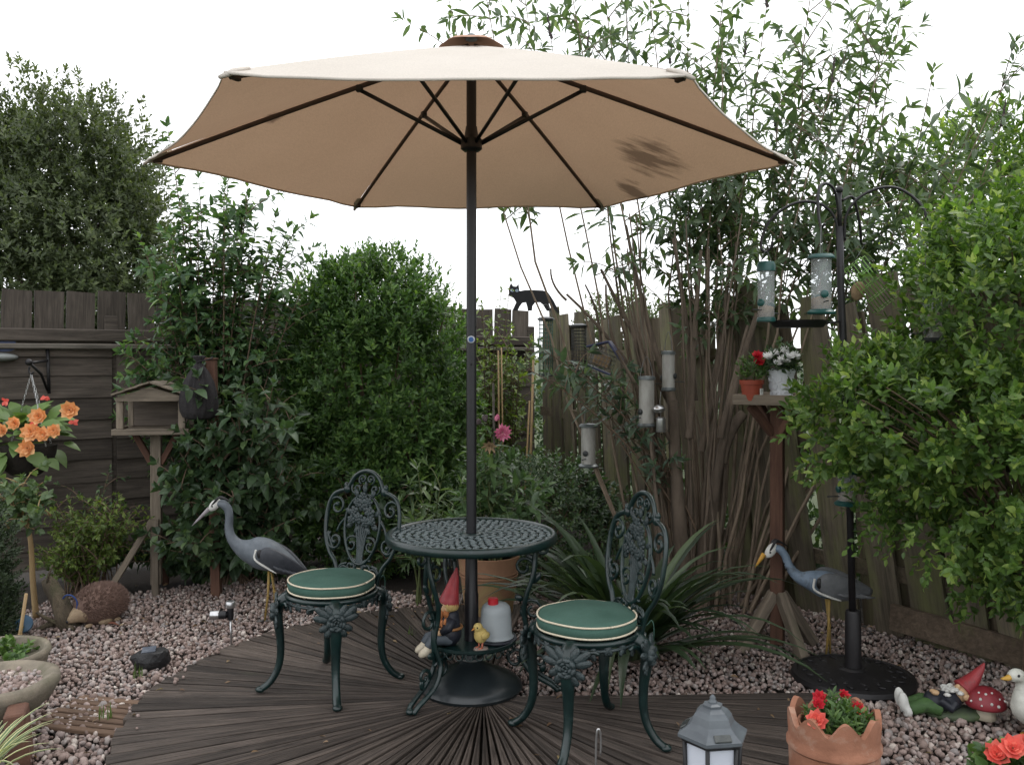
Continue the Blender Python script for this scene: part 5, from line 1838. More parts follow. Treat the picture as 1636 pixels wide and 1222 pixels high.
for sy in (-1, 1):
    beam(bt, 'tray_edge', (-.218, sy * .158, .995), (.218, sy * .158, .995), .016, .036, M_btw)
    for sx in (-1, 1):
        beam(bt, 'roof_post', (sx * .175, sy * .135, 1.013), (sx * .175, sy * .135, 1.2), .04, .03, M_btw, (0, 1, 0))
    # gable
    gb = MB().prism([(-.195, 1.178), (.195, 1.178), (.195, 1.2), (0, 1.262), (-.195, 1.2)], -.007, .007, lambda x, y, z: (x, z + sy * .16, y)).build('gable', M_btw, bt, smooth=False)
for sx in (-1, 1):
    beam(bt, 'tray_edge', (sx * .21, -.15, .995), (sx * .21, .15, .995), .016, .036, M_btw)
    d = V(.25, 0, -.078).normalized()
    for k in range(3):
        mid = V(sx * (.035 + .07 * k), -.19, 1.274 - .0218 * k + .003 * (2 - k))
        dd = V(sx * d.x, 0, d.z)
        nn = V(-dd.z * sx, 0, abs(dd.x))
        o = MB().box((.19, 0, 0), (.38, .08, .010)).build('roof_board', M_btw, bt, smooth=False)
        nn = dd.cross(V(0, 1, 0)) * -1
        if nn.z < 0:
            nn = -nn
        o.matrix_basis = Matrix(((0, dd.x, nn.x, mid.x), (1, 0, 0, mid.y), (0, dd.z, nn.z, mid.z), (0, 0, 0, 1)))

# wooden post in the shrub and the bag hanging from it
wp = P(341, 640, 5.5)
ps = thing('wooden_post', 'reddish wooden post standing in the tall shrub', 'post', (wp.x, wp.y, 0))
beam(ps, 'shaft', (.02, 0, -.05), (-.012, 0, 1.42), .055, .055, M_btr, (0, 1, 0))
beam(ps, 'cap', (-.045, 0, 1.427), (.02, 0, 1.427), .07, .014, M_btr)
bg = thing('hanging_bag', 'black mesh bag tied to the wooden post beside the roofed bird table', 'bag', (wp.x - .05, wp.y - .11, 1.07))
M_bag = mat('black_mesh_cloth', (.03, .026, .027), (.012, .011, .012), .85, 90, .9, .005)
wob = lambda a, z: 1 + (.05 + .5 * z) * (.5 * math.sin(11 * a + z * 5) + .4 * math.sin(17 * a + 1 - z * 4)) + .09 * math.sin(2 * a + 1 + z * 6) + .05 * math.sin(3 * a - z * 14)
MB().lathe([(0, .004), (.06, .0), (.088, .012), (.102, .05), (.103, .1), (.095, .16), (.078, .22), (.054, .275), (.03, .315), (.014, .335), (.018, .345), (.04, .372), (.026, .378), (0, .372)], 56, wob=wob, sy=.7).build('sack', M_bag, bg)
pts = smooth_path([(-.015, 0, .33), (.0, -.012, .34), (.04, -.01, .35), (.06, .05, .36), (.05, .08, .37)], 4)
MB().loft([Vector(p) for p in pts], .004, 6).build('cord', M_bag, bg)

# ---- bird table at the right, square tray on a red-brown post
r0 = V(1.316, 4.50, 0)
br = thing('tray_bird_table', 'open square bird table on a red-brown post by the picket fence', 'bird table', r0, R_(-27))
beam(br, 'post', (0, 0, .02), (0, 0, 1.21), .062, .062, M_btr, (0, 1, 0))
for sx, sy in ((-1, -1), (1, -1), (1, 1), (-1, 1)):
    beam(br, 'leg', (sx * .15, sy * .15, .0), (sx * .015, sy * .015, .27), .045, .05, M_btw, (0, 0, 1))
    beam(br, 'brace', (sx * .02, sy * .02, 1.06), (sx * .11, sy * .11, 1.2), .03, .04, M_btr, (0, 0, 1))
for k in range(3):
    beam(br, 'tray_board', (-.165, -.11 + .11 * k, 1.217), (.165, -.11 + .11 * k, 1.217), .105, .014, M_btw)
for s_ in (-1, 1):
    beam(br, 'tray_edge', (-.18, s_ * .172, 1.232), (.18, s_ * .172, 1.232), .016, .05, M_btw)
    beam(br, 'tray_edge', (s_ * .172, -.163, 1.232), (s_ * .172, .163, 1.232), .016, .05, M_btw)

M_terra = mat('terracotta', (.34, .155, .095), (.22, .095, .055), .92, 11, .5, .005, c3=(.40, .29, .22), s3=5, t3=(.52, .72))
M_redp = mat('red_plastic_pot', (.30, .06, .03), (.22, .04, .02), .55, 10, .1)
M_whitep = mat('white_tin_pot', (.66, .68, .70), (.55, .57, .6), .5, 14, .3, .004)
M_petal_w = leafmat('white_petal', (.72, .73, .70), (.8, .8, .78), (.85, .84, .8), .25, .6, .2, (1, 1, 1))
M_petal_r = leafmat('red_petal', (.40, .012, .025), (.55, .02, .035), (.6, .04, .05), .25, .55, .3, (1.3, .6, .6))
M_petal_c = leafmat('coral_petal', (.62, .10, .08), (.78, .16, .12), (.85, .28, .2), .3, .55, .3, (1.3, .8, .8))
M_petal_o = leafmat('orange_petal', (.66, .30, .11), (.76, .42, .19), (.8, .52, .28), .3, .55, .3, (1.3, 1.0, .7))
M_petal_p = leafmat('pink_petal', (.5, .12, .22), (.62, .2, .32), (.7, .35, .42), .3, .55, .3, (1.2, .9, 1.0))
L_pot = leafmat('pot_plant_leaf', (.04, .085, .025), (.08, .15, .04), (.13, .21, .06), .3)


def bloom(root, c, r, m, face=(0, -1, .3), layers=((1.0, 8, .25), (.75, 7, .6), (.5, 6, 1.0), (.28, 4, 1.4)), name='flower', wr=.85):
    """double flower: rings of cupped petals facing `face`"""
    c = Vector(c)
    f, s, u = frame(face)
    mb = MB()
    for q, n, lift in layers:
        ph = random.uniform(0, 6)
        for k in range(n):
            a = ph + 2 * math.pi * k / n + random.uniform(-.12, .12)
            d = s * math.cos(a) + u * math.sin(a)
            mb.leaf(c + f * (r * .15 * lift) + d * r * .06, d + f * lift * .9, f - d * lift * .5, r * q * random.uniform(.85, 1.1), r * q * wr, -.25, 3, -.15)
    return mb.build(name, m, root)


def pot_leaves(root, c, rad, n, L, W, m, up=.8, name='foliage', singles=0, flat=1.0):
    """bushy leaves in local coords around c"""
    d = rand_dirs(n)
    d[:, 2] = np.abs(d[:, 2])
    p = np.array(c) + d * np.array(rad) * RNG.uniform(.3, 1, (n, 1))
    lv = Leaves().sprigs(p, nrm_(d + np.array([0, 0, up])), 6, L * .9, L, W, .95)
    Mw = np.array(MW[root.name])
    lv.p = [x @ Mw[:3, :3].T + Mw[:3, 3] for x in lv.p]
    lv.d = [x @ Mw[:3, :3].T for x in lv.d]
    lv.u = [x @ Mw[:3, :3].T for x in lv.u]
    return foliage(root, lv, m, singles, fine=True, name=name)


c0 = P(1201, 628, 4.42)
rp = thing('red_pot_plant', 'small red plastic pot with a red carnation on the square bird table', 'potted plant', (c0.x, c0.y, 1.227))
MB().lathe([(0, 0), (.042, 0), (.053, .078), (.058, .079), (.06, .1), (.055, .1), (.052, .088), (0, .088)], 24).build('pot', M_redp, rp, auto=40)
MB().box((.035, -.047, .045), (.02, .004, .03), RZ(R_(35))).build('price_tag', M_white, rp, smooth=False)
pot_leaves(rp, (0, 0, .1), (.06, .06, .09), 40, .04, .012, L_pot)
for x, y, z in ((.02, -.03, .215), (.028, -.02, .185)):
    bloom(rp, (x, y, z), .032, M_petal_r, (0, -.7, .7))
    MB().loft([(x * .3, y * .3, .09), (x, y + .008, z)], .0025, 5).build('stem', M_stemg, rp)
c0 = P(1248, 628, 4.42)
wpn = thing('white_pot_plant', 'white scalloped pot of white daisies on the square bird table', 'potted plant', (c0.x, c0.y, 1.227))
n = 36
vs, fs = [], []
for r, z in ((.045, 0), (.05, .05), (.058, .11), (.072, .145)):
    for k in range(n):
        a = 2 * math.pi * k / n
        rr = r * (1 + (.02 * math.cos(9 * a) if z else 0))
        zz = z + (.012 * abs(math.sin(4.5 * a)) if z > .14 else 0)
        vs.append((rr * math.cos(a), rr * math.sin(a), zz))
for i in range(3):
    for k in range(n):
        fs.append((i * n + k, i * n + (k + 1) % n, (i + 1) * n + (k + 1) % n, (i + 1) * n + k))
fs.append(tuple(range(n)))
po = MB().add(vs, fs).build('pot', M_whitep, wpn)
for row, z in ((0, .03), (1, .07), (2, .105)):
    for k in range(9):
        a = 2 * math.pi * (k + .5 * (row % 2)) / 9
        r = .047 + .1 * z
        MB().torus((r * math.cos(a), r * math.sin(a), z), .014, .0022, 12, 5, RZ(a) @ RY(R_(90))).build('lace_ring', M_whitep, po)
pot_leaves(wpn, (0, 0, .13), (.09, .09, .13), 90, .04, .018, L_low)
for k in range(17):
    a, r = random.uniform(0, 6.28), random.uniform(.01, .095)
    x, y, z = r * math.cos(a), r * math.sin(a) - .02, .275 - r * .9 + random.uniform(-.02, .02)
    if k > 12:
        x, y, z = random.uniform(-.09, .07), -.085, random.uniform(.16, .22)
    bloom(wpn, (x, y, z), .026, M_petal_w, (x * 3, -.6, .8), ((1.0, 11, .15), (.7, 8, .5)), wr=.5)


# ---- seed feeders
M_fgreen = mat('feeder_green', (.012, .085, .075), (.007, .05, .045), .4, 12, .1, .001, spec=.5)
M_fdk = mat('feeder_dark', (.03, .034, .034), (.018, .02, .02), .45, 16, .1, .001)
M_seed = mat('bird_seed', (.34, .23, .13), (.16, .1, .06), .9, 120, .9, .004)
tt = NT('clear_tube')
tt.col(tt.ramp(tt.noise(tt.coord((1, 1, .4)), 14, 3), [(.3, (.46, .5, .5)), (.7, (.56, .59, .6))]))
tt.set(Roughness=.2)
tp = tt.node('ShaderNodeBsdfTransparent')
tp.inputs['Color'].default_value = (.93, .95, .96, 1)
mxx = tt.node('ShaderNodeMixShader')
mxx.inputs[0].default_value = .30
tt.link(tp.outputs[0], mxx.inputs[1]); tt.link(tt.b.outputs[0], mxx.inputs[2]); tt.link(mxx.outputs[0], tt.out.inputs['Surface'])
M_tube = tt.m
M_wire = mat('galvanised_wire', (.2, .21, .2), (.1, .1, .1), .45, 30, .1, metal=.5)


def seed_feeder(label, top, h, r, mcap, hook_z, seed=.2, lean=0.0, group='tube seed feeders', name='seed_feeder', flare=1.35, tall_cap=False, perch=True, mtube=None):
    """top = world point of the top of the cap"""
    top = Vector(top)
    f = thing(name, label, 'bird feeder', (top.x, top.y, top.z - h), random.uniform(0, 3), group)
    capz = h - (.045 if tall_cap else .022)
    if tall_cap:
        prof = [(r * 1.02, capz), (r * 1.12, capz), (r * 1.12, h - .018), (r * .95, h - .004), (0, h)]
    else:
        prof = [(r, capz), (r * flare, capz), (r * flare, capz + .006), (r * 1.1, h - .004), (0, h)]
    MB().lathe(prof, 24).build('lid', mcap, f, auto=40)
    MB().lathe([(r, .022), (r, capz)], 24, caps=False).build('tube', mtube or M_tube, f)
    MB().lathe([(0, .0), (r * flare, .004), (r * flare * 1.05, .012), (r * 1.05, .024), (0, .024)], 24).build('base', mcap, f, auto=40)
    MB().lathe([(0, .024), (r * .94, .024), (r * .94, .024 + seed * h), (r * .5, .03 + seed * h), (0, .033 + seed * h)], 18).build('seed', M_seed, f)
    for k in range(2):
        a = math.pi * k + .4
        d = V(math.cos(a), math.sin(a), 0)
        z = .055 + .012 * k
        po_ = MB().lathe([(.0, 0), (.016, 0), (.017, .01), (.012, .014), (0, .014)], 12, d * (r - .004) + V(0, 0, z + .02), RZ(a) @ RY(R_(90))).build('port', M_fdk if mcap is not M_fgreen else M_fgreen, f, auto=40)
        if perch:
            MB().loft([d * r * .6 + V(0, 0, z - .012), d * (r + .055) + V(0, 0, z - .012)], .0028, 6).build('perch', M_fdk, po_)
    hz = hook_z - (top.z - h)
    pts = smooth_path([(-r * .9, 0, capz + .004), (-r * .6, 0, capz + (hz - capz) * .6), (0, 0, hz), (r * .6, 0, capz + (hz - capz) * .6), (r * .9, 0, capz + .004)], 5)
    MB().loft([Vector(p) for p in pts], .0018, 5).build('hanger', M_wire, f)
    return f


# ---- feeder pole with curled arms
M_iron = mat('black_iron', (.014, .013, .014), (.008, .007, .008), .5, 24, .25, .002)
F0 = V(1.522, 4.05, 0)
fp = thing('feeder_pole', 'black iron feeder pole with curled arms on a round base', 'feeder pole', F0, 0)
T = lambda px, py, y=4.05: P(px, py, y) - F0
mb = MB().lathe([(0, 0), (.262, 0), (.268, .012), (.26, .03), (.24, .036), (.235, .03), (.2, .034), (.12, .045), (.06, .05), (.05, .06), (0, .06)], 48)
bs = mb.build('base', M_iron, fp, auto=40)
mb = MB()
for i in range(4):
    r = .08 + .042 * i
    n = 7 + 4 * i
    for k in range(n):
        a = 2 * math.pi * k / n
        mb.ell((r * math.cos(a), r * math.sin(a), .043 - .05 * (r - .06)), (.02, .009, .006), 7, 4, RZ(a + (.7 if k % 2 else -.7)))
mb.build('base_relief', M_iron, bs)['kind'] = 'stuff'
MB().lathe([(.036, .05), (.034, .30), (.03, .31), (0, .31)], 18).build('sleeve', M_iron, fp, auto=40)
MB().loft([(0, 0, .2), (-.02, 0, 1.0), (-.055, 0, 1.75), (-.06, 0, 2.02)], [.0155, .0155, .016, .0165], 12).build('pole', M_iron, fp)
MB().loft([(-.06, 0, 2.0), (-.061, 0, 2.17)], .010, 10).ell((-.061, 0, 2.185), (.017,) * 3, 10, 8).build('finial', M_iron, fp)


def arm(pxs, y0, y1):
    n = len(pxs)
    pts = smooth_path([(*T(a, b, y0 + (y1 - y0) * k / (n - 1)),) for k, (a, b) in enumerate(pxs)], 6)
    return MB().loft([Vector(p) for p in pts], .0062, 8).build('arm', M_iron, fp)


arm([(1338, 400), (1336, 355), (1318, 330), (1290, 322), (1262, 328), (1234, 348), (1219, 375), (1216, 395), (1222, 402), (1232, 396), (1234, 386)], 4.05, 4.0)
arm([(1349, 385), (1352, 345), (1370, 318), (1400, 302), (1430, 300), (1455, 312), (1474, 332), (1482, 352)], 4.05, 3.95)
arm([(1341, 350), (1335, 310), (1325, 295), (1312, 296), (1307, 315), (1308, 345), (1312, 362), (1318, 358)], 4.05, 3.85)
arm([(1346, 320), (1362, 315), (1370, 340), (1375, 370), (1376, 388), (1382, 390)], 4.05, 4.2)
td = MB().lathe([(0, .0), (.105, .0), (.122, .022), (.125, .03), (.119, .03), (.102, .006), (0, .006)], 32, T(1276, 523, 4.03)).build('dish', M_iron, fp, auto=40)
mb = MB()
for k in range(7):
    mb.bar(T(1276, 516, 4.03) + V(-.1, -.1 + .033 * k, .004), T(1276, 516, 4.03) + V(.1, -.1 + .033 * k, .004), .004, .003)
mb.bar(T(1318, 517, 4.03), T(1346, 513, 4.05), .012, .008)
mb.build('dish_bracket', M_iron, fp)

q = P(1224, 417, 4.0)
seed_feeder('slim clear seed feeder with domed green cap on the left arm of the feeder pole', q, .272, .036, M_fgreen, P(1225, 401, 4.0).z, .16, tall_cap=True, flare=1.1)
q = P(1312, 405, 3.86)
seed_feeder('clear seed feeder with flat green lid hanging before the feeder pole', q, .262, .042, M_fgreen, P(1312, 362, 3.86).z, .18)
q = P(1490, 462, 3.95)
seed_feeder('seed feeder half hidden in the privet bush', q, .235, .04, M_fdk, P(1482, 352, 3.95).z, .5)
q = P(1354, 748, 3.98)
seed_feeder('clear seed feeder with green base low on the feeder pole under the privet', q, .165, .04, M_fgreen, q.z + .04, .2)
# suet cage hanging tilted
q = P(1388, 455, 4.2)
sc = thing('suet_cage', 'bright green wire cage with a fat block hanging right of the feeder pole', 'bird feeder', q)
M_gw = mat('green_wire', (.22, .42, .10), (.16, .3, .07), .4, 20, .05)
MT = RY(R_(-38))
mb = MB()
for k in range(8):
    x = -.105 + .03 * k
    for y in (-.025, .025):
        mb.loft([MT @ V(x * .55, y, -.12), MT @ V(x * .55, y, .12)], .0018, 5)
for z in (-.12, -.06, 0, .06, .12):
    for y in (-.025, .025):
        mb.loft([MT @ V(-.058, y, z), MT @ V(.058, y, z)], .0018, 5)
mb.build('cage', M_gw, sc)
MB().ell(V(-.05, 0, -.03), (.034, .02, .046), 12, 8, RY(R_(12)), jit=.05).build('fat_block', mat('suet_fat', (.28, .2, .11), (.18, .12, .07), .8, 40, .8, .006), sc)
MB().loft([MT @ V(0, 0, .12), T(1382, 390, 4.2) + F0 - q], .0015, 5).build('hanger', M_wire, sc)

# ---- feeders hung among the buddleja canes
M_dull = NT('cloudy_tube')
M_dull.col(M_dull.ramp(M_dull.noise(M_dull.coord((1, 1, .3)), 20, 4), [(.3, (.20, .19, .17)), (.7, (.36, .36, .33))]))
M_dull.set(Roughness=.35)
M_dull = M_dull.m
M_pew = mat('pewter_cap', (.14, .16, .16), (.08, .09, .09), .4, 20, .1, metal=.4)
seed_feeder('cloudy seed feeder hanging in the middle of the buddleja canes', P(1033, 600, 5.0), .285, .042, M_pew, P(1033, 570, 5.0).z, .3, flare=1.15, mtube=M_dull)
seed_feeder('cloudy seed feeder hung highest among the buddleja canes', P(1068, 560, 5.1), .23, .036, M_pew, P(1070, 530, 5.1).z, .3, flare=1.1, mtube=M_dull)
seed_feeder('cloudy seed feeder hung low against the mossy pickets', P(940, 676, 5.3), .26, .042, M_pew, P(942, 640, 5.3).z, .2, flare=1.35, mtube=M_dull)


def mesh_feeder(label, top, h, r, m):
    top = Vector(top)
    f = thing('mesh_feeder', label, 'bird feeder', (top.x, top.y, top.z - h), 0, 'wire mesh peanut feeders')
    mb = MB()
    n, rows = 16, 14
    for k in range(n):
        a = 2 * math.pi * k / n
        mb.loft([(r * math.cos(a), r * math.sin(a), .01), (r * math.cos(a), r * math.sin(a), h - .02)], .0016, 4)
    for i in range(rows):
        mb.torus((0, 0, .015 + (h - .04) * i / (rows - 1)), r, .0016, 16, 4)
    mb.build('mesh', m, f)
    MB().lathe([(0, h - .02), (r * 1.25, h - .02), (r * 1.2, h - .01), (r * .5, h), (0, h)], 20).build('lid', M_fdk, f, auto=40)
    MB().lathe([(0, 0), (r * 1.05, 0), (r * 1.05, .014), (0, .014)], 20).build('base', M_fdk, f, auto=40)
    pts = smooth_path([(-r, 0, h - .015), (-r * .5, 0, h + .05), (0, 0, h + .075), (r * .5, 0, h + .05), (r, 0, h - .015)], 4)
    MB().loft([Vector(p) for p in pts], .0018, 5).build('hanger', M_wire, f)


mesh_feeder('green wire mesh feeder hanging in front of the pickets below the cat', P(872, 506, 5.5), .36, .042, mat('green_mesh_wire', (.06, .13, .09), (.03, .07, .05), .5, 20, .05))
mesh_feeder('dark wire mesh feeder with domed lid beside the blue suet holder', P(925, 517, 5.6), .3, .045, M_fdk)
# blue suet holder: pitched roof over wire mesh, tilted
q = P(966, 566, 5.2)
bs_ = thing('suet_holder', 'blue roofed suet holder hanging tilted among bare canes', 'bird feeder', q, R_(-18))
M_blue = mat('dark_blue_plastic', (.022, .028, .085), (.014, .018, .05), .4, 14, .08)
MT = RY(R_(22))
for a, e in (((-.105, 0, .0), (-.0, 0, .078)), ((.0, 0, .078), (.105, 0, .0))):
    MB().bar(MT @ Vector(a), MT @ Vector(e), .085, .012, MT @ V(0, 1, 0) if False else (0, 1, 0)).build('roof_side', M_blue, bs_, smooth=False) if False else None
for sg in (-1, 1):
    d = (MT @ V(sg * .11, 0, -.075)).normalized()
    M = Matrix((d, V(0, 1, 0), d.cross(V(0, 1, 0)))).transposed()
    MB().box(MT @ V(sg * .052, 0, .042), (.135, .09, .012), M, bev=.003).build('roof_side', M_blue, bs_, smooth=False)
mb = MB()
for y in (-.028, .028):
    for k in range(8):
        x = -.07 + .02 * k
        zt = .03 + .045 * (1 - abs(x) / .07)
        mb.loft([MT @ V(x, y, -.09), MT @ V(x, y, zt - .02)], .0016, 4)
    for k in range(6):
        z = -.09 + .024 * k
        mb.loft([MT @ V(-.07, y, z), MT @ V(.07, y, z)], .0016, 4)
mb.build('mesh', M_wire, bs_)
MB().box(MT @ V(0, 0, -.095), (.15, .065, .01), MT, bev=.003).build('base', M_blue, bs_, smooth=False)
MB().box(MT @ V(0, 0, -.04), (.1, .035, .07), MT, bev=.006).build('fat_block', mat('suet_fat', (.28, .2, .11)), bs_, smooth=False)
MB().loft([MT @ V(0, 0, .08), V(.02, 0, .2)], .0015, 5).build('hanger', M_wire, bs_)
# steel bell cup
q = P(1056, 690, 4.95)
bc = thing('steel_bell', 'shiny steel cup and bell hanging beside the cloudy feeder', 'bell', q)
MB().lathe([(.0, .0), (.026, .0), (.028, .004), (.026, .075), (.018, .08), (0, .08)], 20).build('cup', M_steel, bc, auto=40)
MB().ell((-.012, 0, .125), (.035, .03, .022), 14, 8).build('dome', M_steel, bc)
MB().loft([(0, 0, .07), (-.006, 0, .16), (.0, 0, .22)], .002, 5).build('hanger', M_wire, bc)

# ---- canes in the back corner
M_cane = mat('bamboo_cane', (.36, .25, .12), (.24, .16, .075), .6, 20, .2, stretch=(1, 1, .2))
for a, b, a2, b2, y, r, lab in ((790, 748, 788, 612, 5.05, .0075, 'grey cane tied to the peony in the terracotta pot'), (846, 800, 852, 575, 6.4, .009, 'tall bamboo cane leaning in the fence corner'), (838, 800, 846, 640, 6.45, .007, 'shorter bamboo cane beside the tall one in the fence corner'), (797, 680, 796, 560, 6.8, .007, 'thin dark cane left of the fence corner'), (803, 700, 801, 555, 6.8, .006, 'thin dark cane nearest the fence corner shadow'), (28, 1040, 42, 948, 4.2, .009, 'split bamboo cane stuck in the gravel at the left edge')):
    e = P(a2, b2, y)
    s0 = P(a, b, y)
    d = (e - s0).normalized()
    s0 = s0 - d * (s0.z / max(d.z, .1)) * (1 if 'peony' not in lab else .55)
    mb = MB().loft([s0, e], [r, r * .85], 8)
    L = (e - s0).length
    for k in range(1, int(L / .16)):
        mb.torus(s0 + d * (.16 * k), r * .95, r * .22, 10, 4)
    o = mb.build('bamboo_cane', M_cane if a != 790 else M_fgrey, None)
    tag(o, lab, 'cane', 'garden canes')

# ================================================================== POTS AND PLANTERS
c0 = G(781, 984)
tp_ = thing('terracotta_pot', 'big terracotta pot with ringed rim behind the table', 'plant pot', (c0.x, c0.y, 0))
MB().lathe([(0, 0), (.125, 0), (.13, .01), (.155, .2), (.158, .228), (.163, .23), (.164, .236), (.160, .24), (.163, .246), (.165, .252), (.162, .257), (.17, .32), (.173, .342), (.166, .345), (.158, .33), (.15, .31), (0, .305)], 40).build('pot', mat('aged_terracotta', (.27, .15, .085), (.19, .10, .058), .85, 6, .3, .004, c3=(.30, .24, .10), s3=3.0, t3=(.5, .7)), tp_, auto=45)
MB().lathe([(0, .312), (.152, .312)], 24).build('compost', M_soil, tp_)
tips = [P(a, b, 5.0 + random.uniform(-.12, .12)) for a, b in ((770, 720), (785, 700), (803, 705), (790, 745), (815, 740), (830, 770), (845, 790), (765, 750), (755, 780), (740, 800), (770, 780), (800, 790), (820, 810), (850, 820), (780, 820), (735, 830), (860, 800), (755, 730))]
pe = shoot_shrub('peony_plant', 'leafy peony with a pink bloom growing in the big terracotta pot', (c0.x, c0.y, .31), tips, M_stemg, leafmat('peony_leaf', (.05, .09, .04), (.085, .15, .06), (.13, .2, .09), .3), .12, .042, 120, .06, .005, 2, .13, .45, .2, M_stemg, cat='plant')
q = MW[pe.name].inverted()
fl = P(803, 691, 4.92)
bloom(pe, q @ fl, .05, M_petal_p, (.2, -1, .1), wr=.4, layers=((1.0, 14, .2), (.8, 12, .6), (.55, 10, 1.0)))
for a, b, m in ((795, 668, M_petal_p), (775, 668, M_spike), (764, 673, M_spike)):
    mb = MB()
    c = q @ P(a, b, 4.95)
    for k in range(6):
        mb.ell(c + V(random.uniform(-.008, .008), random.uniform(-.008, .008), random.uniform(-.008, .008)), (.011, .011, .014), 7, 5)
    mb.build('bud', M_petal_p if m is M_petal_p else M_spike, pe)
bloom(pe, q @ P(782, 712, 4.9), .045, mat('withered_petal', (.36, .26, .15), (.26, .18, .1), .9, 20, .4), (0, -1, -.5), wr=.4)

# ---- strap-leaved plant
s0 = V(.56, 4.33, 0)
st = thing('strap_leaf_plant', 'clump of long dark strap leaves behind the right chair', 'plant', s0)
L_strap = leafmat('strap_leaf', (.02, .038, .018), (.045, .075, .035), (.09, .13, .06), .22, .4)
for k in range(130):
    a = random.uniform(0, 6.28)
    L = random.uniform(.5, .98)
    lift = random.uniform(.35, 2.6)
    rad = V(math.cos(a), math.sin(a), 0)
    sd_ = V(-math.sin(a), math.cos(a), 0)
    b = rad * random.uniform(0, .06)
    w0 = random.uniform(.02, .036)
    n = 9
    th = math.atan2(lift, 1)
    p_ = Vector(b)
    vs, fs = [], []
    bend = random.uniform(.9, 2.2)
    for i in range(n + 1):
        t_ = i / n
        w = w0 * (1 - t_ ** 3) * (.6 + .4 * min(1, t_ * 4))
        d_ = rad * math.cos(th) + V(0, 0, math.sin(th))
        nrm = -rad * math.sin(th) + V(0, 0, math.cos(th))
        vs += [p_ - sd_ * w + nrm * w * .35, p_, p_ + sd_ * w + nrm * w * .35]
        p_ = p_ + d_ * (L / n)
        p_.z = max(p_.z, .02)
        th -= bend / n * (t_ * 1.6 + .1)
    for i in range(n):
        q_ = i * 3
        fs += [(q_, q_ + 1, q_ + 4, q_ + 3), (q_ + 1, q_ + 2, q_ + 5, q_ + 4)]
    MB().add(vs, fs).build('leaf', L_strap, st)
MB().lathe([(0, 0), (.07, 0), (.05, .08), (0, .1)], 12).build('crown', M_log, st)

# ---- chimney-pot planter with crown rim
c0 = V(1.0, 2.82, -.025)
cpn = thing('crown_planter', 'terracotta chimney-pot planter with crown rim and red flowers in the foreground', 'planter', c0)
n = 96
prof = [(.118, 0), (.132, .03), (.134, .2), (.1355, .255), (.142, .262), (.142, .274), (.136, .282), (.1365, .3), (.138, .325)]
vs, fs = [], []
for r, z in prof:
    for k in range(n):
        a = 2 * math.pi * k / n
        vs.append((r * math.cos(a), r * math.sin(a), z))
spk = lambda a: .045 * (.5 + .5 * math.cos(8 * a + .6)) ** .75
for k in range(n):
    a = 2 * math.pi * k / n
    vs.append((.1385 * math.cos(a), .1385 * math.sin(a), .33 + spk(a)))
for k in range(n):
    a = 2 * math.pi * k / n
    vs.append((.121 * math.cos(a), .121 * math.sin(a), .33 + spk(a)))
for k in range(n):
    a = 2 * math.pi * k / n
    vs.append((.118 * math.cos(a), .118 * math.sin(a), .26))
for i in range(len(prof) + 2):
    for k in range(n):
        fs.append((i * n + k, i * n + (k + 1) % n, (i + 1) * n + (k + 1) % n, (i + 1) * n + k))
fs.append(tuple(range(n - 1, -1, -1)))
MB().add(vs, fs).build('pot', M_terra, cpn, auto=40)
MB().lathe([(0, .27), (.119, .27)], 24).build('compost', M_soil, cpn)
MB().torus((0, 0, .325), .105, .006, 32, 6).build('inner_pot_rim', M_terra, cpn)
pot_leaves(cpn, (.01, 0, .29), (.085, .085, .10), 150, .038, .013, L_pot, .8, singles=40)
for x, y, z, r in ((-.08, -.075, .365, .036), (-.045, .0, .405, .026), (.045, .04, .40, .02), (.08, .02, .365, .024), (-.055, -.02, .395, .022)):
    bloom(cpn, (x, y, z), r, M_petal_r if r < .03 else M_petal_c, (x * 2, -.7, .7))
    MB().loft([(x * .5, y * .5, .27), (x, y, z - .005)], .0022, 5).build('stem', M_stemg, cpn)
# ---- coral flowers bottom right
c0 = V(1.52, 2.68, 0)
cf = thing('coral_begonia', 'pot of coral pink begonias cut by the bottom right corner', 'potted plant', c0)
MB().lathe([(0, 0), (.08, 0), (.11, .14), (.115, .145), (.118, .165), (.108, .165), (.1, .15), (0, .15)], 28).build('pot', M_terra, cf, auto=40)
pot_leaves(cf, (0, 0, .17), (.13, .12, .09), 60, .055, .04, L_pot, .5)
for x, y, z, r in ((-.075, -.06, .255, .042), (-.02, -.08, .245, .04), (.05, -.05, .25, .042), (-.1, -.02, .22, .04), (.1, -.06, .235, .04), (.0, .0, .235, .035), (.02, -.11, .21, .036), (-.05, -.11, .205, .03), (.14, -.02, .24, .04), (.09, .03, .26, .036), (.18, -.05, .23, .04)):
    bloom(cf, (x, y, z + .055), r, M_petal_c, (x * 3, -.8, .8))

# ---- stone bowl, pots and plants in the lower left
M_stone = mat('weathered_stone', (.24, .205, .155), (.13, .115, .09), .95, 14, .7, .006, c3=(.10, .095, .06), s3=4, t3=(.48, .68))
c0 = V(-1.95, 3.42, 0)
ub = thing('stone_bowl', 'round weathered stone bowl filled with gravel at the left edge', 'planter', c0)
MB().lathe([(0, .0), (.09, .0), (.095, .02), (.07, .04), (.075, .07), (.15, .11), (.195, .15), (.215, .185), (.226, .205), (.223, .225), (.2, .232), (.172, .222), (.15, .2), (0, .195)], 48, wob=lambda a, z: 1 + .008 * math.sin(9 * a)).build('bowl', M_stone, ub)
pp = RNG.uniform(-.165, .165, (330, 2))
pp = pp[np.hypot(pp[:, 0], pp[:, 1]) < .165]
v4, f4 = pebbles(np.column_stack([pp, np.full(len(pp), .205) + RNG.uniform(-.006, .008, len(pp))]), RNG.uniform(.008, .014, len(pp)), 1)
o = np_mesh('bowl_gravel', v4, f4, M_gravel, ub, True)
o['kind'] = 'stuff'
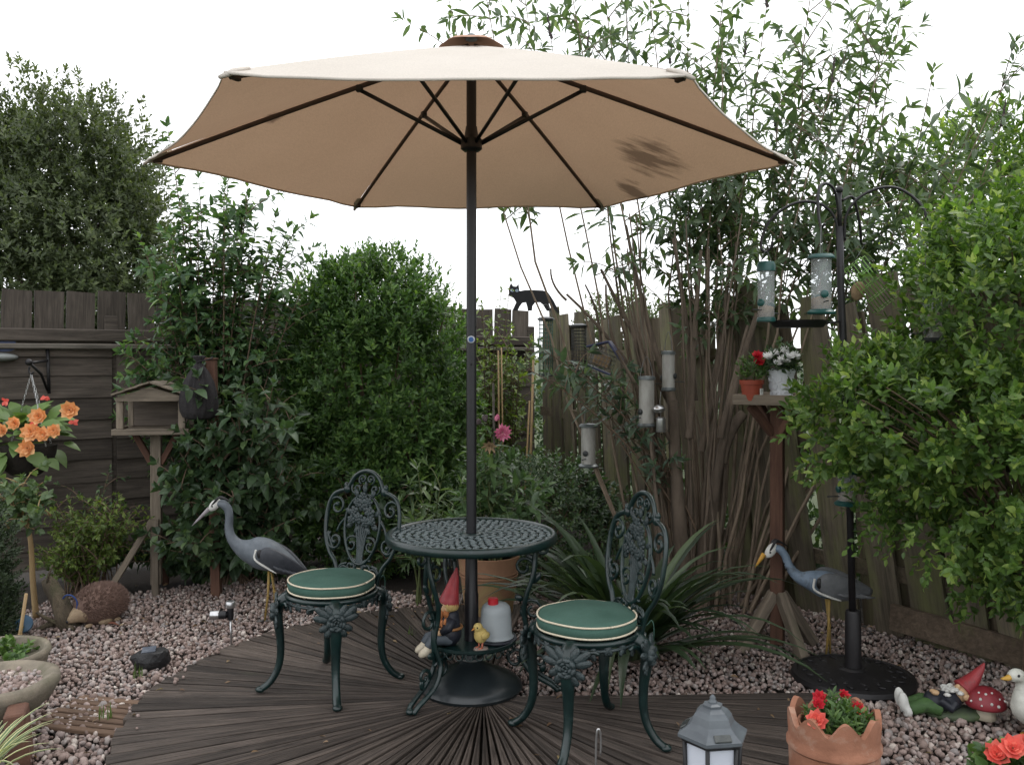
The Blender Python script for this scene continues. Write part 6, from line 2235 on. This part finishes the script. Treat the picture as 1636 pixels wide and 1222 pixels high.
c0 = V(-2.23, 3.92, -.07)
dp = thing('dark_planter', 'stone-rimmed planter with low leaves behind the gravel bowl', 'planter', c0)
MB().lathe([(0, 0), (.14, 0), (.19, .14), (.205, .2), (.218, .225), (.21, .245), (.19, .24), (.18, .2), (0, .17)], 36).build('pot', M_stone, dp)
pot_leaves(dp, (.0, 0, .18), (.17, .17, .07), 50, .04, .028, L_pot, .5)
bloom(dp, (-.02, -.1, .3), .025, M_petal_r, (0, -1, .4))
# brick foot under the bowl edge
o = MB().box((0, 0, 0), (.07, .1, .22), bev=.006).build('brick', mat('brown_brick', (.15, .075, .05), (.1, .05, .035), .95, 20, .6, .006), None, smooth=False)
o.location = (-1.76, 3.24, .08)
o.rotation_euler = (R_(6), R_(-4), R_(20))
tag(o, 'brown brick standing on end against the stone bowl', 'brick')
o = MB()
vs, fs = ico(2)
o.add([(p[0] * .1 * (1 + .2 * mnoise.noise(Vector(p * 1.7))), p[1] * .08, p[2] * .07 * (1 + .3 * mnoise.noise(Vector(p * 2 + 4)))) for p in vs], [tuple(f) for f in fs])
o = o.build('edging_stone', mat('grey_edging_stone', (.2, .17, .16), (.12, .1, .1), .9, 14, .6, .006), None)
o.location = (-1.79, 3.02, .05)
tag(o, 'rough grey stone in the lower left corner', 'stone')
# variegated grass
vg = thing('variegated_grass', 'cream-striped grass blades arching in at the lower left corner', 'plant', (-1.72, 2.92, 0))
t = NT('striped_blade')
uvn = t.node('ShaderNodeTexCoord')
L_var1 = leafmat('blade_green', (.08, .14, .05), (.12, .19, .07), None, .3)
L_var2 = leafmat('blade_cream', (.48, .48, .25), (.58, .56, .32), None, .3)
for k in range(16):
    a = R_(random.uniform(-60, 110)) if k > 5 else R_((20, 35, 50, 62, 75, 5)[k])
    L = random.uniform(.24, .36)
    rad, sd_ = V(math.cos(a), math.sin(a), 0), V(-math.sin(a), math.cos(a), 0)
    p_, th = V(0, 0, .02), R_(random.uniform(58, 80))
    cen = []
    for i in range(9):
        cen.append((Vector(p_), -rad * math.sin(th) + V(0, 0, math.cos(th))))
        p_ = p_ + (rad * math.cos(th) + V(0, 0, math.sin(th))) * (L / 8)
        th -= .16
    for lo_, hi_, m in ((-1, -.55, L_var2), (-.55, .55, L_var1), (.55, 1, L_var2)):
        vs, fs = [], []
        for i, (c, nr) in enumerate(cen):
            w = .011 * (1 - (i / 8) ** 2.5) + .0008
            for e in (lo_, hi_):
                vs.append(c + sd_ * w * e + nr * w * .4 * abs(e))
        for i in range(8):
            fs.append((i * 2, i * 2 + 1, i * 2 + 3, i * 2 + 2))
        if m is L_var1:
            main_ = MB().add(vs, fs)
            mo = main_.build('blade', m, vg)
            pend = []
        else:
            o = MB().add(vs, fs).build('blade_edge', m, vg)
# small standard rose by the fence
tips = [P(a, b, 4.9 + random.uniform(-.12, .12)) for a, b in ((5, 800), (20, 785), (35, 772), (50, 795), (70, 805), (25, 810), (60, 820), (0, 820), (40, 795), (10, 785), (55, 845), (15, 850))]
rb0 = G(58, 985) + V(-.055, 0, .55)
rs = shoot_shrub('standard_rose', 'small pale-barked standard tree with light leaves below the hanging basket', rb0, tips, M_twig, leafmat('rose_leaf', (.055, .095, .04), (.1, .155, .065), (.15, .21, .09), .3), .06, .042, 60, .045, .006, 3, .12, .4, .3, M_cane, cat='tree', curve=.1)
local_mb(rs, MB().loft(smooth_path([(*(rb0 + V(.055, 0, -.56)),), (*(rb0 + V(.03, .01, -.35)),), (*(rb0 + V(.025, 0, -.15)),), (*rb0,)], 5), [.017 - .0004 * k for k in range(16)], 8)).build('trunk', M_cane, rs)
# wooden grid tile half under the gravel
dt = thing('grooved_tile', 'grooved brown deck tile half buried in gravel beside the stone bowl', 'tile', (-1.66, 3.66, -.002), R_(-14))
M_tile = wood('tile_timber', (.07, .045, .03), (.2, .13, .09), None, objvar=.15)
for k in range(7):
    beam(dt, 'slat', (-.21, -.15 + .048 * k, 0), (.2, -.15 + .048 * k, 0), .036, .016, M_tile)

# ---- hanging basket of begonias
hk0 = P(55, 585, 5.72)
br_ = thing('basket_bracket', 'black iron bracket on the board fence holding the hanging basket', 'bracket', (hk0.x, hk0.y, hk0.z))
q = P(76, 600, 6.02) - hk0
mb = MB().loft([q + V(0, 0, .18), q + V(0.01, 0, -.12)], .011, 8)
mb.loft([q + V(0, 0, .1), V(-.03, 0, .02)], .009, 8)
mb.loft([q + V(.0, 0, -.1), q * .5 + V(0, 0, -.02), V(-.03, 0, .02)], .009, 8)
mb.ell((-.035, 0, .025), (.022, .022, .022), 10, 8)
pts = smooth_path([(-.03, 0, .0), (-.035, 0, -.03), (-.02, 0, -.05), (-.005, 0, -.035)], 4)
mb.loft([Vector(p) for p in pts], .006, 8)
mb.build('iron_arm', M_iron, br_)
bz = P(42, 712, 5.66)
hb_ = thing('hanging_basket', 'hanging basket of peach orange begonias by the dark board fence', 'hanging basket', bz)
wob = lambda a, z: 1 + .02 * math.sin(13 * a)
MB().lathe([(0, -.19), (.08, -.18), (.14, -.13), (.165, -.06), (.175, .0), (.16, .0), (.0, -.02)], 32, wob=wob).build('basket', mat('dark_basket_liner', (.03, .024, .018), (.015, .012, .01), .95, 40, .9, .01), hb_)
hook = V(hk0.x - .02, hk0.y, hk0.z - .05) - bz
for a in (2.6, -.4, 1.1):
    e = V(.17 * math.cos(a), .17 * math.sin(a), 0)
    n = 26
    mb = MB()
    dd = (e - hook).normalized()
    for k in range(n):
        c = hook.lerp(e, (k + .5) / n)
        _, s_, u_ = frame(dd)
        M = Matrix((dd, s_, u_)).transposed() @ RX(R_(90 * (k % 2)))
        mb.torus(c, .009, .0022, 8, 4, M, sy=.6)
    mb.build('chain', M_steel, hb_)
# large crinkled leaves
L_beg = leafmat('begonia_leaf', (.09, .15, .045), (.14, .22, .07), (.19, .28, .1), .3)
for k in range(84):
    a, e = random.uniform(0, 6.28), random.uniform(-.55, 1.3)
    rr = V(math.cos(a) * math.cos(e) * .27 + .0, math.sin(a) * math.cos(e) * .22, math.sin(e) * .2)
    d = (rr.normalized() + V(random.gauss(0, .4), random.gauss(0, .4), -.35)).normalized()
    MB().leaf(rr * random.uniform(.55, 1.0) + V(-.02, 0, .01), d, V(0, -.4, 1) + rr, random.uniform(.09, .15), random.uniform(.07, .11), .25, 5, .2).build('leaf', L_beg, hb_)
for a, b, r in ((62, 665, .054), (24, 676, .044), (50, 690, .06), (68, 694, .05), (86, 688, .046), (44, 716, .058), (111, 655, .056), (4, 688, .04)):
    c = P(a, b, 5.42) - bz
    bloom(hb_, c, r * 1.05, M_petal_o, (c.x * .8, -1, .15))
for a, b in ((72, 634), (117, 674), (55, 679), (8, 641)):
    c = P(a, b, 5.43) - bz
    mb = MB()
    for k in range(5):
        mb.leaf(c, V(random.gauss(0, 1), random.gauss(0, .5) - .3, random.gauss(0, 1)), V(0, -1, 0), .032, .025, .2, 3, -.2)
    mb.build('bud', M_petal_c, hb_)
# blue house plaque on the fence
pq = P(8, 557, 5.9)
pl_ = thing('fence_plaque', 'blue oval plaque with grey tray fixed to the board fence at the left edge', 'plaque', pq, frz)
out = [(.09 * math.copysign(abs(math.cos(a)) ** .6, math.cos(a)), .05 * math.copysign(abs(math.sin(a)) ** .7, math.sin(a))) for a in [2 * math.pi * i / 28 for i in range(28)]]
f = lambda x, y, z: (x - .03, z, y + .03)
MB().prism([(x * 1.12, y * 1.18) for x, y in out], -.012, .0, f).build('plaque_rim', M_fgrey, pl_, smooth=False)
MB().prism(out, -.02, -.0125, f).build('plaque_face', mat('blue_enamel', (.05, .08, .2), (.03, .05, .14), .35, 20, .1), pl_, smooth=False)
MB().ell((-.03, -.03, -.055), (.105, .06, .028), 16, 8).build('tray', mat('grey_tray', (.2, .21, .2), None, .6, 20, .2), pl_)
# fallen leaf
o = MB().leaf((0, 0, 0), (1, .2, .1), (0, 0, 1), .06, .035, .3, 5, .5).build('fallen_leaf', mat('brown_dead_leaf', (.17, .06, .035), (.1, .035, .02), .8, 20, .3), None)
o.location = G(172, 1003) + V(0, 0, .02)
tag(o, 'curled red-brown dead leaf on the gravel before the hedgehog', 'leaf')

# ---- weeds in the gravel and leaf litter
L_grass = leafmat('weed_blade', (.07, .12, .03), (.11, .17, .05), None, .3)
for (a, b, n, lab) in ((222, 1082, 12, 'small tuft of grass at the deck edge by the black rock light'), (168, 1150, 9, 'small weed sprouting between the grooved tile and the deck'), (660, 1020, 7, 'tiny weed in the gravel behind the deck under the table')):
    g0 = G(a, b)
    w_ = thing('grass_tuft', lab, 'weed', (g0.x, g0.y, 0))
    for k in range(n):
        an = random.uniform(0, 6.28)
        MB().leaf((random.uniform(-.02, .02), random.uniform(-.02, .02), 0), V(math.cos(an) * .5, math.sin(an) * .5, 1), V(math.cos(an), math.sin(an), .3), random.uniform(.03, .075), .006, .4, 4, .3).build('blade', L_grass, w_)
n = 420
lx = RNG.uniform(-2.6, 2.3, n); ly = RNG.uniform(3.1, 5.8, n)
keep = (np.abs((ly - 5.9) - .747 * (lx + 3.33)) > .3) & ((lx - 1.15) * 2.7 + (ly - 6.0) * 1.75 < 0)
keep &= (ly > 4.6) | (RNG.uniform(size=n) < .35)
lx, ly = lx[keep], ly[keep]
n = len(lx)
pz = np.where(on_deck(lx, ly), .034, .018)
dd = rand_dirs(n) * np.array([1, 1, .15])
uu = nrm_(np.array([0, 0, 1.0]) + RNG.normal(size=(n, 3)) * .35)
vs, fs = leaf_geo(np.column_stack([lx, ly, pz]), dd, uu, RNG.uniform(.015, .045, n), RNG.uniform(.008, .018, n), .5, .2)
o = np_mesh('leaf_litter', vs, fs, leafmat('dry_litter', (.10, .055, .03), (.2, .13, .07), (.3, .24, .12), .15))
tag(o, 'small dry fallen leaves scattered over gravel and deck', 'leaf litter', kind='stuff')
